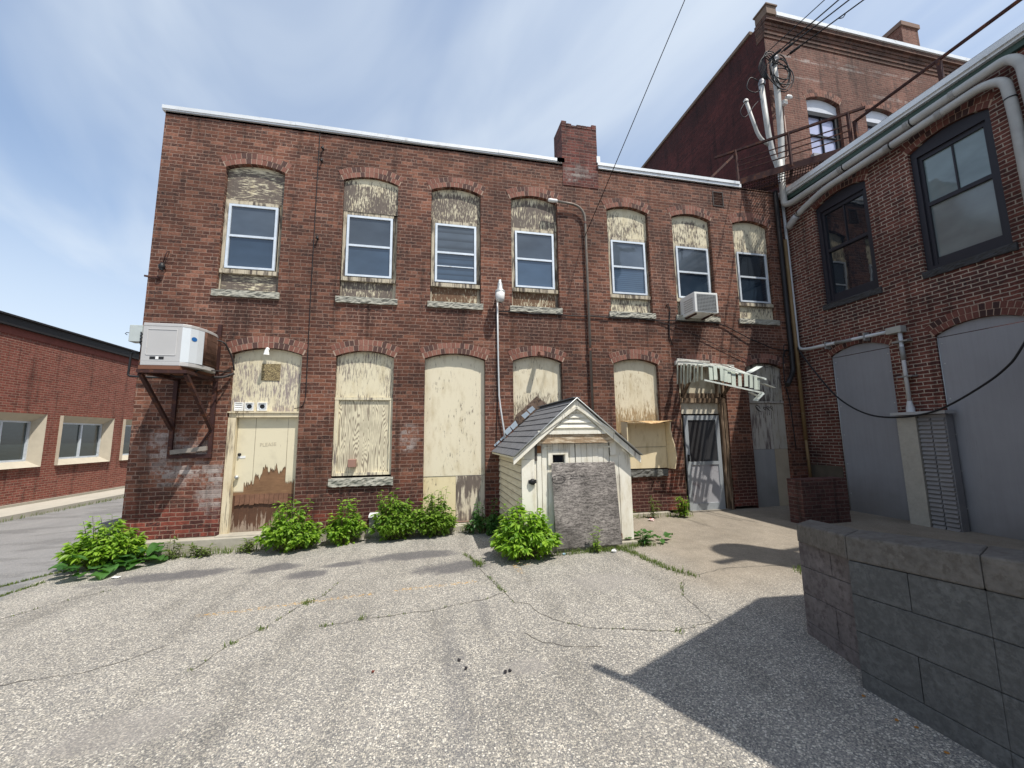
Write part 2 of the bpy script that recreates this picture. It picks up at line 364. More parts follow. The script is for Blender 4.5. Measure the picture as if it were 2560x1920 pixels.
# ------------------------------------------------------------------ walls with arched openings
def arch_pts(xl, xr, zs, zc, n=14):
    w = (xr-xl)/2; c = (xl+xr)/2; h = zc-zs
    if h < 1e-4: return [(xl, zs), (xr, zs)]
    R = (w*w+h*h)/(2*h); a = math.asin(w/R)
    return [(c+R*math.sin(-a+2*a*i/n), zc-R+R*math.cos(-a+2*a*i/n)) for i in range(n+1)]
def wall_open(mb, u0, u1, z0, z1, cols, fn, depth=.28):
    """cols: [(ul,ur,[(zb,zs,zc),...])]; fn(u,z,d)->point; the face at d=0 and the reveals to d=depth"""
    cur = u0
    for (ul, ur, ops) in cols:
        mb.poly([fn(cur, z0, 0), fn(ul, z0, 0), fn(ul, z1, 0), fn(cur, z1, 0)]); cur = ur
        low = [(ul, z0), (ur, z0)]
        for (zb, zs, zc) in ops:
            if zb > low[0][1]+1e-4:
                for (a, b) in zip(low, low[1:]): mb.poly([fn(a[0], a[1], 0), fn(b[0], b[1], 0), fn(b[0], zb, 0), fn(a[0], zb, 0)])
            ap = arch_pts(ul, ur, zs, zc)
            mb.poly([fn(ul, zb, 0), fn(ur, zb, 0), fn(ur, zb, depth), fn(ul, zb, depth)])
            for (uu, q) in ((ul, 0), (ur, 1)): mb.poly([fn(uu, zb, 0), fn(uu, zb, depth), fn(uu, zs, depth), fn(uu, zs, 0)])
            for a, b in zip(ap, ap[1:]): mb.poly([fn(a[0], a[1], 0), fn(a[0], a[1], depth), fn(b[0], b[1], depth), fn(b[0], b[1], 0)])
            low = ap
        for (a, b) in zip(low, low[1:]): mb.poly([fn(a[0], a[1], 0), fn(b[0], b[1], 0), fn(b[0], z1, 0), fn(a[0], z1, 0)])
    mb.poly([fn(cur, z0, 0), fn(u1, z0, 0), fn(u1, z1, 0), fn(cur, z1, 0)])
def arch_ring(mb, xl, xr, zs, zc, fn, rings=2, bw=.066, ext=.0, t=.1):
    w = (xr-xl)/2; c = (xl+xr)/2; h = zc-zs; R0 = (w*w+h*h)/(2*h); a = math.asin(min(1, w/R0)); zo = zc-R0
    for k in range(rings):
        ra = R0+.004+k*(t+.008); rb = ra+t; aa = a+.02*k; n = max(4, int(2*aa*ra/(bw+.013))); st = 2*aa/n; g = .006/ra
        for i in range(n):
            t0 = -aa+i*st+g; t1 = -aa+(i+1)*st-g; j = random.uniform(-.004, .004); pr = random.uniform(.003, .008)
            q = [(ra, t0), (ra, t1), (rb+j, t1), (rb+j, t0)]
            f2 = [(c+r*math.sin(t), zo+r*math.cos(t)) for r, t in q]
            mb.hexa([fn(x, z, .03) for x, z in f2]+[fn(x, z, -pr) for x, z in f2])
MORT = None
def build_arch(xl, xr, zs, zc, fn, m, parent):
    mb = MB(); arch_ring(mb, xl, xr, zs, zc, fn); o = mb.build('brick_arch', m, parent)
    w = (xr-xl)/2; c = (xl+xr)/2; h = zc-zs; R0 = (w*w+h*h)/(2*h); a = math.asin(min(1, w/R0))+.015; zo = zc-R0; b = MB()
    for i in range(20):
        t0 = -a+2*a*i/20; t1 = -a+2*a*(i+1)/20; q = [(c+r*math.sin(t), zo+r*math.cos(t)) for r, t in ((R0+.003, t0), (R0+.003, t1), (R0+.214, t1), (R0+.214, t0))]
        b.poly([fn(x, z, -.0015) for x, z in q])
    b.build('mortar_bed', MORTAR, o)
MORTAR = m_plain('arch mortar', (.36, .26, .20), .95, 0, .4, 12)
def arch_board(mb, xl, xr, zb, zs, zc, fn, d, th=.015, inset=.004, top=True):
    ap = arch_pts(xl+inset, xr-inset, zs-inset, zc-inset) if top else [(xl+inset, zs), (xr-inset, zs)]
    a0 = fn(0, 0, 0); dv = Vector(fn(0, 0, th))-Vector(a0)
    pts = [fn(xl+inset, zb, d)]+[fn(x, z, d) for x, z in ap]+[fn(xr-inset, zb, d)]
    mb.prism(pts, dv)
def rough_sill(mb, x0, x1, z0, z1, fn, proud=.05, back=.12, seed=0):
    z0 += .012
    nx, nz = 26, 5; rnd = random.Random(seed); vs = []; 
    for i in range(nx+1):
        for j in range(nz+1):
            x = x0+(x1-x0)*i/nx; z = z0+(z1-z0)*j/nz
            e = (j == nz)
            b = proud*(.8+.32*mnoise.noise(Vector((x*11+seed*5, z*14, 1)))) if not e else proud*.8
            b = max(.008, b+rnd.uniform(-.008, .008))
            dz = (rnd.uniform(-.006, .006)+.006*mnoise.noise(Vector((x*5, seed, 3)))) if j == 0 else 0
            vs.append(fn(x, z+dz, -b))
    fs = [(i*(nz+1)+j, (i+1)*(nz+1)+j, (i+1)*(nz+1)+j+1, i*(nz+1)+j+1) for i in range(nx) for j in range(nz)]
    o = len(mb.v); mb.add(vs, fs)
    top = [fn(x0+(x1-x0)*i/nx, z1+.002, back) for i in range(nx+1)]; bot = [fn(x0+(x1-x0)*i/nx, z0, .03) for i in range(nx+1)]
    o2 = len(mb.v); mb.add(top+bot, [])
    n1 = nx+1
    for i in range(nx):
        mb.f.append((o+i*(nz+1)+nz, o+(i+1)*(nz+1)+nz, o2+i+1, o2+i)); mb.sm.append(False)
        mb.f.append((o+i*(nz+1), o2+n1+i, o2+n1+i+1, o+(i+1)*(nz+1))); mb.sm.append(False)
    for i in (0, nx):
        mb.f.append(tuple([o+i*(nz+1)+j for j in range(nz+1)]+[o2+i, o2+n1+i])); mb.sm.append(False)

FM = lambda u, z, d: (u, d, z)                    # main facade, depth = +Y
FW = lambda u, z, d: (8.6+d, -u, z)               # wing facade, u = -Y, depth = +X
FT = lambda u, z, d: (u, .06+d, z)                # tall building front
FL = lambda u, z, d: (-11.0-d, u, z)              # left building, u = Y

# ------------------------------------------------------------------ main building
main = thing('brick_building', 'two storey red brick building with seven arched bays and boarded lower openings', 'building', (-4.72, 0, 0))
UPX = [(-3.68, -2.69), (-1.65, -.63), (.02, 1.02), (1.66, 2.68), (3.83, 4.83), (5.44, 6.45), (7.06, 8.06)]
LOX = [(-3.34, -2.22, 0.0), (-1.65, -.63, .86), (-.06, 1.10, .0), (1.66, 2.69, .86), (3.83, 4.87, .84), (5.35, 6.52, -.1), (7.10, 8.10, -.1)]
mb = MB()
cols_lo = [(a, b, [(zb, 3.06 if i != 5 else 3.0, 3.17 if i != 5 else 3.11)]) for i, (a, b, zb) in enumerate(LOX)]
cols_up = [(a, b, [(4.19, 6.54, 6.65)]) for (a, b) in UPX]
wall_open(mb, -4.72, 8.6, .0, 3.6, cols_lo, FM)
wall_open(mb, -4.72, 8.6, 3.6, 7.5, cols_up, FM)
mb.box(-4.72, 8.6, -.0, .28, -.5, -.001) if False else None
mb.poly([(-4.72, 0, 0), (-4.72, 9, 0), (-4.72, 9, 7.5), (-4.72, 0, 7.5)])
mb.poly([(-4.72, 9, 0), (8.6, 9, 0), (8.6, 9, 7.5), (-4.72, 9, 7.5)])
mb.poly([(8.6, 9, 0), (8.6, .0, 0), (8.6, .0, 7.5), (8.6, 9, 7.5)])
mb.build('wall', BR_MAIN, main)
MB().box(-4.70, 8.58, .29, 8.98, 7.3, 7.42).build('flat_roof', TAR, main)
mb = MB(); mb.box(-4.76, -4.70, .3, 9, 7.49, 7.575); fx = [-4.76, -2.55, -.2, 1.4, 2.82]; fz = [0, .012, -.006, .010, 0]
for k in range(4):
    x0, x1, a_, b_ = fx[k], fx[k+1]-.004, fz[k], fz[k+1]; o_ = .006*(k % 2)
    mb.hexa([(x0, -.035-o_, 7.49), (x1, -.035-o_, 7.49), (x1, .3, 7.49), (x0, .3, 7.49), (x0, -.035-o_, 7.565+a_), (x1, -.035-o_, 7.565+b_), (x1, .3, 7.565+b_), (x0, .3, 7.565+a_)])
    mb.hexa([(x0, -.05-o_, 7.512+a_), (x1, -.05-o_, 7.512+b_), (x1, -.036-o_, 7.512+b_), (x0, -.036-o_, 7.512+a_), (x0, -.05-o_, 7.58+a_), (x1, -.05-o_, 7.58+b_), (x1, -.036-o_, 7.58+b_), (x0, -.036-o_, 7.58+a_)]); mb.box(2.70, 2.86, -.07, -.046, 7.50, 7.59)
mb.box(3.67, 7.38, -.04, .3, 7.48, 7.575); mb.box(3.65, 7.33, -.062, -.041, 7.545, 7.615); mb.box(3.64, 3.72, -.03, .3, 7.62, 7.78)
mb.build('roof_flashing', FLASH, main)
MB().box(-4.72, 2.83, .0, .25, 7.45, 7.489).box(3.67, 8.6, .0, .25, 7.45, 7.479).build('parapet_course', BR_MAIN, main)
# chimney
mb = MB(); mb.box(2.83, 3.66, -.012, .52, 7.0, 8.42)
for i in range(7): mb.box(2.83+i*.119+.004, 2.83+(i+1)*.119-.004, -.02, .53, 8.42, 8.49+random.choice([0, 0, .05, -.03]))
ch = mb.build('chimney', m_brick('chimney brick', [(.12, .03, .026), (.19, .05, .038), (.25, .075, .055)], (.05, .025, .025), (.3, .18, .15), .3, white=[(3.2, 7.35, .45, .2), (3.0, 7.15, .25, .1)], seed=3, mort_w=.007, bump=1), main)
# foundation
mb = MB(); mb.box(-4.68, -2.0, -.20, .0, -.6, -.004); mb.box(-2.0, 4.9, -.10, .0, -.6, -.012); mb.box(-4.70, -4.63, 0.004, 9, -.6, .30); mb.box(-.1, 1.15, -.22, -.101, -.6, -.02)
mb.box(5.3, 6.7, -.32, -.101, -.6, -.1); mb.box(4.9, 8.55, -.1, 0, -.6, -.12)
mb.build('foundation', CONC, main, .012)
# arches
for (a, b, ops) in cols_lo+cols_up:
    zb, zs, zc = ops[0]; build_arch(a, b, zs, zc, FM, AR_MAIN, main)
# upper windows
PEELS = [(.40, 9, 44, 1), (.40, 40, 9, 2), (.38, 46, 9, 3), (.36, 44, 8, 4), (.55, 36, 7, 5), (.56, 34, 7, 6), (.58, 34, 7, 7)]
for i, (a, b) in enumerate(UPX):
    cov, sx, sz, sd = PEELS[i]
    bm_ = m_peel('upper board paint %d' % i, CREAM, WOODG, cov, sx, sz, sd, (6.45, 6.62, .10))
    bl_ = m_peel('lower board paint %d' % i, CREAM, WOODG if i not in (2, 3) else (.14, .075, .04), cov-.02, sx, sz, sd+20)
    x0 = a+.085; x1 = b-.09; z0, z1 = 4.62, 5.85
    tm = MB()                                            # wooden trim round the sash
    tm.box(a+.012, x0-.006, .055, .2, 4.55, 5.93); tm.box(x1+.012, b-.004, .095, .2, 4.2, 5.93); tm.box(x0-.006, x1+.012, .06, .2, 5.872, 5.93)
    tm.box(a+.012, b-.02, .03, .2, 4.525, 4.60); tm.box(a+.006, a+.03, .075, .2, 4.2, 4.525)
    win = tm.build('window', TRIM, main)
    mb = MB(); arch_board(mb, a, b, 5.934, 6.54, 6.65, FM, .085 if i != 1 else .05); mb.build('upper_board', bm_, win)
    MB().box(a+.035, b-.07 if i in (1, 2, 3) else b-.01, .09, .11, 4.2, 4.52).build('lower_board', bl_, win)
    mb = MB(); rough_sill(mb, a-.05, b+.04, 4.06, 4.19, FM, .055, .1, i); mb.build('sill', STONE, win)
    fr = MB(); y0, y1 = .03, .075; t = .042
    fr.box(x0, x0+t, y0, y1, z0, z1); fr.box(x1-t, x1, y0, y1, z0, z1); fr.box(x0+t, x1-t, y0, y1, z1-t, z1); fr.box(x0+t, x1-t, y0, y1, z0, z0+t*.9)
    fr.box(x0+t, x1-t, y0+.006, y1, 5.222, 5.262)
    if i == 2: fr.box(x0+t, x1-t, y0+.02, y1, 4.952, 4.97); fr.box(x0+t, x1-t, y0+.025, y1, 5.605, 5.613)
    fr.build('sash_frame', ALU, win)
    lo = MB().box(x0+t-.003, x1-t+.003, .062, .07, z0+t*.9-.003, 5.23); up = MB().box(x0+t-.003, x1-t+.003, .054, .061, 5.255, z1-t+.003)
    q_ = [1.0, .8, 1.15, .9, 1.3, 1.05, .3][i]; p_ = [.8, 1.0, 1.1, 1.25, 1.5, .45, .35][i]
    up.build('pane', m_glass('upper pane %d' % i, (.062*q_, .078*q_, .098*q_), .04, 0 if i != 2 else 6, .8, .7), win)
    lo.build('pane', m_glass('lower pane %d' % i, (.042*p_, .068*p_, .105*p_), .04, (0, 0, 9, 0, 22, 0, 0)[i], .8, .6), win)
    MB().box(a+.02, b-.02, .2, .215, 4.2, 6.6).build('backing', BLACK, win)
# ------------------------------------------------------------------ lower openings
def torn_door():
    m, T = mat('torn veneer door'); p = pos(T); x, y, z = T.sep(p)
    n1 = T.noise(T.comb(T.m('MULTIPLY', x, 9), 0, T.m('MULTIPLY', z, .7)), 1, 5, .65); n2 = T.noise(T.vm('MULTIPLY', p, (40, 1, 3)), 1, 5, .7)
    e = T.m('ADD', z, T.m('MULTIPLY', T.m('SUBTRACT', n1, .5), .75))
    n3 = T.noise(T.comb(T.m('MULTIPLY', x, 24), 0, T.m('MULTIPLY', z, 1.1)), 1, 3, .6); e = T.m('ADD', e, T.m('MULTIPLY', T.m('SUBTRACT', n3, .5), .42))
    e = T.m('SUBTRACT', e, T.m('MULTIPLY', T.m('ADD', x, 2.72), .45))
    pm = T.m('MAXIMUM', T.ss(e, 1.0, 1.005), T.m('MULTIPLY', T.ss(x, -3.05, -3.07), T.ss(z, .66, .70)))
    pm = T.m('MAXIMUM', pm, T.m('MULTIPLY', T.ss(x, -2.42, -2.405), T.ss(T.m('ADD', z, T.m('MULTIPLY', n2, .3)), .95, .99)))
    edge_shade = T.m('MULTIPLY', T.ss(e, .945, .995), .75)  # shadow of the torn veneer edge painted into the colour
    grain = T.noise(T.vm('MULTIPLY', p, (6, 1, 40)), 1, 5, .65)
    ven = T.mix(grain, (.12, .058, .028), (.31, .175, .09))
    low = T.mix(T.noise(T.vm('MULTIPLY', p, (50, 1, 4)), 1, 6, .7), (.035, .017, .011), (.16, .075, .04))
    wht = T.ss(T.m('SUBTRACT', T.noise(T.vm('MULTIPLY', p, (24, 1, 2.5)), 1, 7, .7), T.m('MULTIPLY', z, .55)), .40, .47)
    low = T.mix(T.m('MULTIPLY', wht, .7), low, (.42, .33, .25))
    c = T.mix(T.ss(z, .615, .62), low, ven); bt = T.noise(p, 4, 5, .7); bk = T.m('ADD', .4, bt); c = T.vm('MULTIPLY', c, T.comb(bk, bk, bk)); c = T.mix(edge_shade, c, (.035, .018, .01))
    pn = T.noise(p, 3, 5); pc = T.mix(T.ss(pn, .45, .8), CREAM, tuple(.8*q for q in CREAM))
    sc = T.m('MULTIPLY', T.ss(T.noise(T.vm('MULTIPLY', p, (60, 1, 6)), 1, 5, .7), .66, .7), .6)
    pc = T.mix(sc, pc, (.2, .14, .1))
    for xx in (-2.93, -2.415): pc = T.mix(T.m('MULTIPLY', T.ss(T.m('ABSOLUTE', T.m('SUBTRACT', x, xx)), .006, .002), T.ss(n2, .3, .5)), pc, (.2, .15, .1))
    fin(T, T.mix(pm, c, pc), .7, T.bump(T.m('ADD', pm, T.m('MULTIPLY', grain, .3)), .6, .006)); return m
dr = MB().box(-3.21, -2.25, .11, .15, .02, 1.94).build('door', torn_door(), main); dr['label'] = 'cream door with torn veneer and bare brown wood at the bottom'
mb = MB()
for i in range(11):
    x = -3.17+i*.075; mb.hexa([(x, .085, .47+random.uniform(-.02, .02)), (x+.07, .085, .47+random.uniform(-.02, .02)), (x+.07, .109, .47), (x, .109, .47), (x, .10, .635), (x+.07, .10, .635), (x+.07, .109, .635), (x, .109, .635)])
mb.build('shingle_strip', m_plain('shingle wood', (.16, .08, .048), .85, 0, .7, 18, .4), dr)
MB().lathe((-3.16, .085, .93), [(.012, .03), (.03, .0), (.034, -.02), (.02, -.04), (.001, -.042)], 12, 'y').build('knob', GALV, dr)
MB().lathe((-3.155, .09, 1.31), [(.026, .02), (.026, 0), (.012, -.02), (.001, -.021)], 12, 'y').build('lock', BLACK, dr)
MB().box(-3.18, -3.06, .105, .109, 1.245, 1.285).build('sticker', WHITE, dr)
MY = lambda x, y, z: Matrix.Translation((x, y, z)) @ Matrix.Rotation(math.pi/2, 4, 'X')
text('PLEASE', .085, m_plain('pencil grey', (.46, .40, .29), .8), dr, MY(-2.72, .1085, 1.47) @ Matrix.Rotation(.06, 4, 'Z') @ Matrix.Shear('XY', 4, (.12, 0)) if False else MY(-2.72, .1085, 1.47) @ Matrix.Rotation(.05, 4, 'Z'))
DF = m_peel('door frame paint', (.66, .57, .40), (.2, .16, .12), .66, 24, 1.5, 31)
mb = MB(); mb.box(-3.335, -3.215, .02, .16, .0, 1.94); mb.box(-3.33, -2.225, .03, .17, 1.945, 2.02); mb.box(-2.245, -2.225, .05, .16, .1, 1.94); mb.box(-3.345, -3.2, -.01, .15, 2.02, 2.045); mb.box(-3.2, -2.225, .01, .15, 2.021, 2.045)
mb.build('door_frame', DF, dr)
MB().box(-3.34, -2.2, -.13, .16, -.03, .018).build('doorstep', CONC, main, .01)
mb = MB(); arch_board(mb, -3.34, -2.22, 2.048, 3.06, 3.17, FM, .085); db = mb.build('door_board', m_peel('door board paint', CREAM, (.30, .25, .23), .58, 52, 8, 12, (2.85, 3.0, .06)), main)
def ply_grill():
    m, T = mat('grille speckle'); p = pos(T); n = T.noise(p, 90, 3); fin(T, T.ramp(n, [(.42, (.07, .05, .03)), (.58, (.38, .30, .15))]), .8); return m
MB().box(-2.89, -2.59, .074, .083, 2.60, 2.90).build('mesh_patch', ply_grill(), db)
for k, (x0, x1) in enumerate(((-3.27, -3.13), (-3.11, -2.97), (-2.91, -2.76))):
    v = MB(); v.box(x0, x1, .045, .084, 2.06, 2.075); v.box(x0, x1, .045, .084, 2.19, 2.205); v.box(x0, x0+.016, .045, .084, 2.075, 2.19); v.box(x1-.016, x1, .045, .084, 2.075, 2.19); v.box(x0+.016, x1-.016, .068, .084, 2.075, 2.19)
    if k == 0:
        for q in range(3): v.hexa([(x0+.016, .05, 2.082+q*.038), (x1-.016, .05, 2.082+q*.038), (x1-.016, .06, 2.082+q*.038), (x0+.016, .06, 2.082+q*.038), (x0+.016, .058, 2.112+q*.038), (x1-.016, .058, 2.112+q*.038), (x1-.016, .068, 2.112+q*.038), (x0+.016, .068, 2.112+q*.038)])
    vo = v.build('dryer_vent', WHITE, db)
    if k: MB().tube([((x0+x1)/2+.046*math.cos(t), .06, 2.132+.046*math.sin(t)) for t in [k_*math.pi/10 for k_ in range(21)]], .006, 6).build('vent_ring', ALU, vo); MB().lathe(((x0+x1)/2, .067, 2.132), [(.041, 0), (.001, -.001)], 16, 'y').build('vent_hole', BLACK, vo)
# L2 boarded window with wood grain
a, b = -1.65, -.63
mb = MB(); arch_board(mb, a, b, 2.31, 3.06, 3.17, FM, .085); w2 = mb.build('boarded_window', m_peel('bw paint', CREAM, (.24, .20, .17), .62, 46, 6, 14), main)
mb = MB(); mb.box(a, b, .05, .12, 2.26, 2.305); mb.box(a+.005, a+.07, .055, .12, .9, 2.26); mb.box(b-.06, b-.005, .055, .12, .9, 2.26); mb.box(a+.07, b-.06, .05, .12, .9, .95)
mb.build('board_frame', m_peel('frame paint', CREAM, (.2, .17, .15), .6, 20, 2, 15), w2)
MB().box(a+.07, b-.06, .085, .1, .95, 2.26).build('grain_board', m_grain('raised grain', CREAM, (.25, .21, .155), 2.3), w2)
mb = MB(); rough_sill(mb, a-.03, b+.04, .71, .86, FM, .06, .1, 21); mb.build('sill', STONE, w2)
bx = MB().box(-1.37, -1.24, -.05, .084, 1.05, 1.19); bx.build('outlet_box', m_plain('outlet box', (.30, .17, .13), .7), w2, .008)
# L3 tall boarded doorway
a, b = -.06, 1.10
mb = MB(); arch_board(mb, a, b, .835, 3.06, 3.17, FM, .10)
w3 = mb.build('boarded_doorway', m_peel('tall board paint', (.68, .615, .46), (.16, .13, .10), 0.76, 28, 7, 16), main)
MB().box(a+.005, .545, .108, .12, .0, .829).build('lower_board', m_peel('low board paint', (.7, .6, .38), (.2, .16, .12), 0.72, 20, 7, 18), w3)
MB().box(.55, b-.005, .104, .12, .0, .826).build('peeled_board', m_peel('peeled low board', (.62, .55, .42), (.15, .12, .10), .50, 16, 2.6, 19), w3)
# L4 boarded window behind the shed
a, b = 1.66, 2.69
mb = MB(); arch_board(mb, a, b, .88, 3.06, 3.17, FM, .10); w4 = mb.build('boarded_window', m_peel('w4 paint', (.68, .615, .46), (.2, .16, .12), 0.74, 40, 7, 22, None, (2.1, 2.6, .1)), main)
MB().box(b-.03, b-.004, .085, .2, .9, 3.03).build('jamb', TRIM, w4)
# L5 boarded window
a, b = 3.83, 4.87
mb = MB(); arch_board(mb, a, b, .86, 3.06, 3.17, FM, .095); w5 = mb.build('boarded_window', m_peel('w5 paint', (.68, .61, .45), (.36, .26, .14), 0.74, 48, 7, 24, None, (1.85, 2.25, .14)), main)
mb = MB(); rough_sill(mb, a-.03, b+.06, .69, .84, FM, .06, .1, 25); mb.build('sill', m_plain('dark stone', (.13, .13, .12), .9, 0, .5, 14, .8), w5)
MB().box(b-.025, b-.004, .075, .2, 1.8, 3.03).build('jamb', TRIM, w5)
# hood box on L5
hb = thing('plywood_hood', 'open fronted cream plywood box fixed over the boarded window right of the shed', 'window box', (4.45, 0, .86))
HP = m_peel('hood paint', (.70, .60, .40), (.34, .24, .14), .85, 12, 3, 26)
MB().box(3.96, 4.93, -.03, -.008, .87, 1.80).build('back_panel', HP, hb)
mb = MB(); mb.box(3.93, 3.952, -.25, -.008, .99, 1.83); mb.build('side_panel', HP, hb)
mb = MB()
for i in range(6):
    z0 = .86+i*.16; z1 = z0+.16; k0 = .05*math.sin(i*.9); k1 = .05*math.sin((i+1)*.9); mb.hexa([(4.94+k0, -.27, z0), (4.955+k0, -.27, z0), (4.955, -.008, z0), (4.94, -.008, z0), (4.94+k1, -.27, z1), (4.955+k1, -.27, z1), (4.955, -.008, z1), (4.94, -.008, z1)])
sp = mb.build('side_panel', HP, hb); sp['label'] = 'warped right side panel'
mb = MB(); n = 10
for i in range(n):
    x0 = 3.92+i*1.06/n; x1 = x0+1.06/n; k0 = .03*math.sin(i*.8+.4); k1 = .03*math.sin((i+1)*.8+.4)
    mb.hexa([(x0, -.30, 1.805+k0), (x1, -.30, 1.805+k1), (x1, -.01, 1.835), (x0, -.01, 1.835), (x0, -.30, 1.815+k0), (x1, -.30, 1.815+k1), (x1, -.01, 1.847), (x0, -.01, 1.847)])
mb.build('top_flap', m_peel('flap', (.6, .42, .22), (.3, .16, .07), .6, 12, 12, 27), hb)
MB().box(3.97, 4.92, -.036, -.031, 1.30, 1.306).build('seam', INK, hb)
# L6 door bay
a, b = 5.35, 6.52
BROWNW = m_peel('brown timber', (.34, .25, .17), (.10, .065, .04), .42, 30, 2, 28)
mb = MB(); arch_board(mb, a, b, 2.46, 3.0, 3.11, FM, .12); mb.build('transom_board', m_peel('transom', (.55, .5, .38), (.3, .25, .2), .75, 12, 3, 29), main)
mb = MB(); mb.box(a+.01, b-.02, .03, .2, 2.24, 2.34); mb.box(a+.01, b-.02, .09, .2, 2.345, 2.455); mb.build('timber_header', BROWNW, main)
MB().box(5.40, 6.34, .09, .12, 2.0, 2.235).build('door_board', m_peel('door top', (.55, .51, .42), (.3, .25, .2), .85, 12, 3, 30), main)
mb = MB()
for i in range(4): mb.box(6.34+i*.043, 6.34+i*.043+.038, .0+.02*(i % 2), .2, -.08, 2.235)
mb.box(5.352, 5.40, .05, .2, -.08, 2.235); mb.build('timber_jamb', BROWNW, main)
sd = MB(); SX0, SX1 = 5.44, 6.30
sd.box(SX0, SX0+.085, .03, .07, -.04, 1.96); sd.box(SX1-.085, SX1, .03, .07, -.04, 1.96); sd.box(SX0+.085, SX1-.085, .03, .07, 1.86, 1.96); sd.box(SX0+.085, SX1-.085, .03, .07, .90, .97); sd.box(SX0+.085, SX1-.085, .03, .07, -.04, .1)
SDM = m_plain('storm door aluminium', (.42, .45, .47), .45, .35, .3, 5, 0, (.2, .17, .16), .3)
sdo = sd.build('storm_door', SDM, main); sdo['label'] = 'aluminium storm door with dark glass above a dented panel'
MB().box(SX0+.08, SX1-.08, .048, .056, .965, 1.865).build('pane', m_glass('storm glass', (.04, .04, .042), .06), sdo)
MB().box(SX0+.08, SX1-.08, .046, .056, .095, .905).build('kick_panel', m_plain('kick panel', (.42, .42, .44), .5, .25, .5, 3, .2, (.2, .16, .17), .38), sdo)
MB().box(SX0+.02, SX0+.05, -.01, .03, .98, 1.12).build('handle', BLACK, sdo)
MB().box(SX0-.01, SX1+.06, -.06, .2, -.1, -.04).build('threshold', m_plain('threshold', (.2, .18, .15), .8), main)
# L7 boarded doorway
a, b = 7.10, 8.10
mb = MB(); arch_board(mb, a, b, 2.29, 3.06, 3.17, FM, .09); w7 = mb.build('boarded_doorway', m_peel('w7 top', (.42, .40, .34), (.12, .10, .09), .56, 20, 2.8, 33), main)
mb = MB(); mb.box(a+.01, b-.01, .06, .12, 2.245, 2.285); mb.box(a+.005, b-.36, .09, .12, 1.2, 2.24); mb.build('upper_panel', m_peel('w7 mid', (.45, .42, .37), (.16, .13, .12), .58, 16, 1.6, 34), w7)
MB().box(b-.355, b-.005, .085, .12, 1.2, 2.24).build('side_panel', m_peel('w7 side', (.43, .40, .34), (.2, .17, .14), .62, 18, 1.4, 35), w7)
mb = MB(); mb.box(a+.005, b-.36, .093, .12, -.06, 1.195); mb.build('lower_panel', m_panel('w7 low', (.30, .30, .295)), w7)
MB().box(b-.355, b-.005, .09, .12, -.06, 1.195).build('lower_panel', m_plain('w7 low tan', (.40, .34, .25), .7, 0, .4, 3), w7)
mb = MB(); rr = random.Random(4)
def scrawl(pts, r=.009): mb.tube([(x, .088, z) for x, z in pts], r, 6)
for x0, w, s in ((7.33, .13, .13), (7.53, .07, .07), (7.63, .08, .08), (7.73, .07, .08)):
    scrawl([(x0+w*math.cos(t*1.3)*.5+w*.5+rr.uniform(-.01, .01), 2.12+s*math.sin(t)*.6+rr.uniform(-.01, .01)) for t in [k*.6 for k in range(12)]], .008)
for k in range(9):
    x = 7.36+k*.055; z = 2.06; scrawl([(x, z), (x+rr.uniform(-.006, .006), z-rr.uniform(.06, .3))], .005)
g7 = mb.build('graffiti', INK, w7)
# vent grille
vg = MB(); vg.box(6.575, 6.60, -.012, .05, 6.93, 7.31); vg.box(6.845, 6.87, -.012, .05, 6.93, 7.31); vg.box(6.60, 6.845, -.012, .05, 7.285, 7.31); vg.box(6.60, 6.845, -.012, .05, 6.93, 6.955)
for k in range(9): vg.hexa([(6.60, -.01, 6.962+k*.036), (6.845, -.01, 6.962+k*.036), (6.845, .0, 6.962+k*.036), (6.60, .0, 6.962+k*.036), (6.60, .02, 6.985+k*.036), (6.845, .02, 6.985+k*.036), (6.845, .03, 6.985+k*.036), (6.60, .03, 6.985+k*.036)])
vgo = vg.build('vent_grille', m_plain('vent iron', (.045, .036, .032), .7), main); MB().box(6.59, 6.855, .03, .04, 6.94, 7.3).build('vent_back', BLACK, vgo)

# ------------------------------------------------------------------ tall building
tall = thing('brick_mill', 'tall brown brick mill rising behind the corner with a dark red painted side wall', 'building', (8.6, .06, 0))
TC = [(9.76, 10.86, [(8.75, 10.40, 10.53)]), (11.74, 12.86, [(8.75, 10.40, 10.53)]), (13.74, 14.86, [(8.75, 10.40, 10.53)]), (15.74, 16.86, [(8.75, 10.40, 10.53)])]
mb = MB(); wall_open(mb, 8.62, 24, 7.0, 12.0, TC, FT, .3)
mb.build('front_wall', BR_TALL, tall)
TC0 = [(8.62, 24, .0, 7.0)]
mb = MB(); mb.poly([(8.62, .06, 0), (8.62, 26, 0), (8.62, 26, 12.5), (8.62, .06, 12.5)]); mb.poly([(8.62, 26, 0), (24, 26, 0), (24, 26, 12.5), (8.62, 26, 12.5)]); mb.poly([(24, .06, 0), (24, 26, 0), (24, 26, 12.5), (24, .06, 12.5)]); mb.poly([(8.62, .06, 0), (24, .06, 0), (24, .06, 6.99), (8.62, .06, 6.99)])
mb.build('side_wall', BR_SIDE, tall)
mb = MB()
for k in range(4): mb.box(8.608-.003*k, 24, .06-.022*(k+1), .3, 12.0+k*.1, 12.095+k*.1)
mb.box(8.59, 24, -.09, .3, 12.4, 12.525); mb.build('cornice', m_brick('cornice brick', [(.10, .05, .038), (.15, .07, .05), (.18, .085, .06)], (.05, .03, .028), (.2, .14, .1), .35, seed=21), tall)
mb = MB(); mb.box(8.89, 24, -.13, .35, 12.53, 12.64); mb.build('roof_flashing', FLASH, tall)
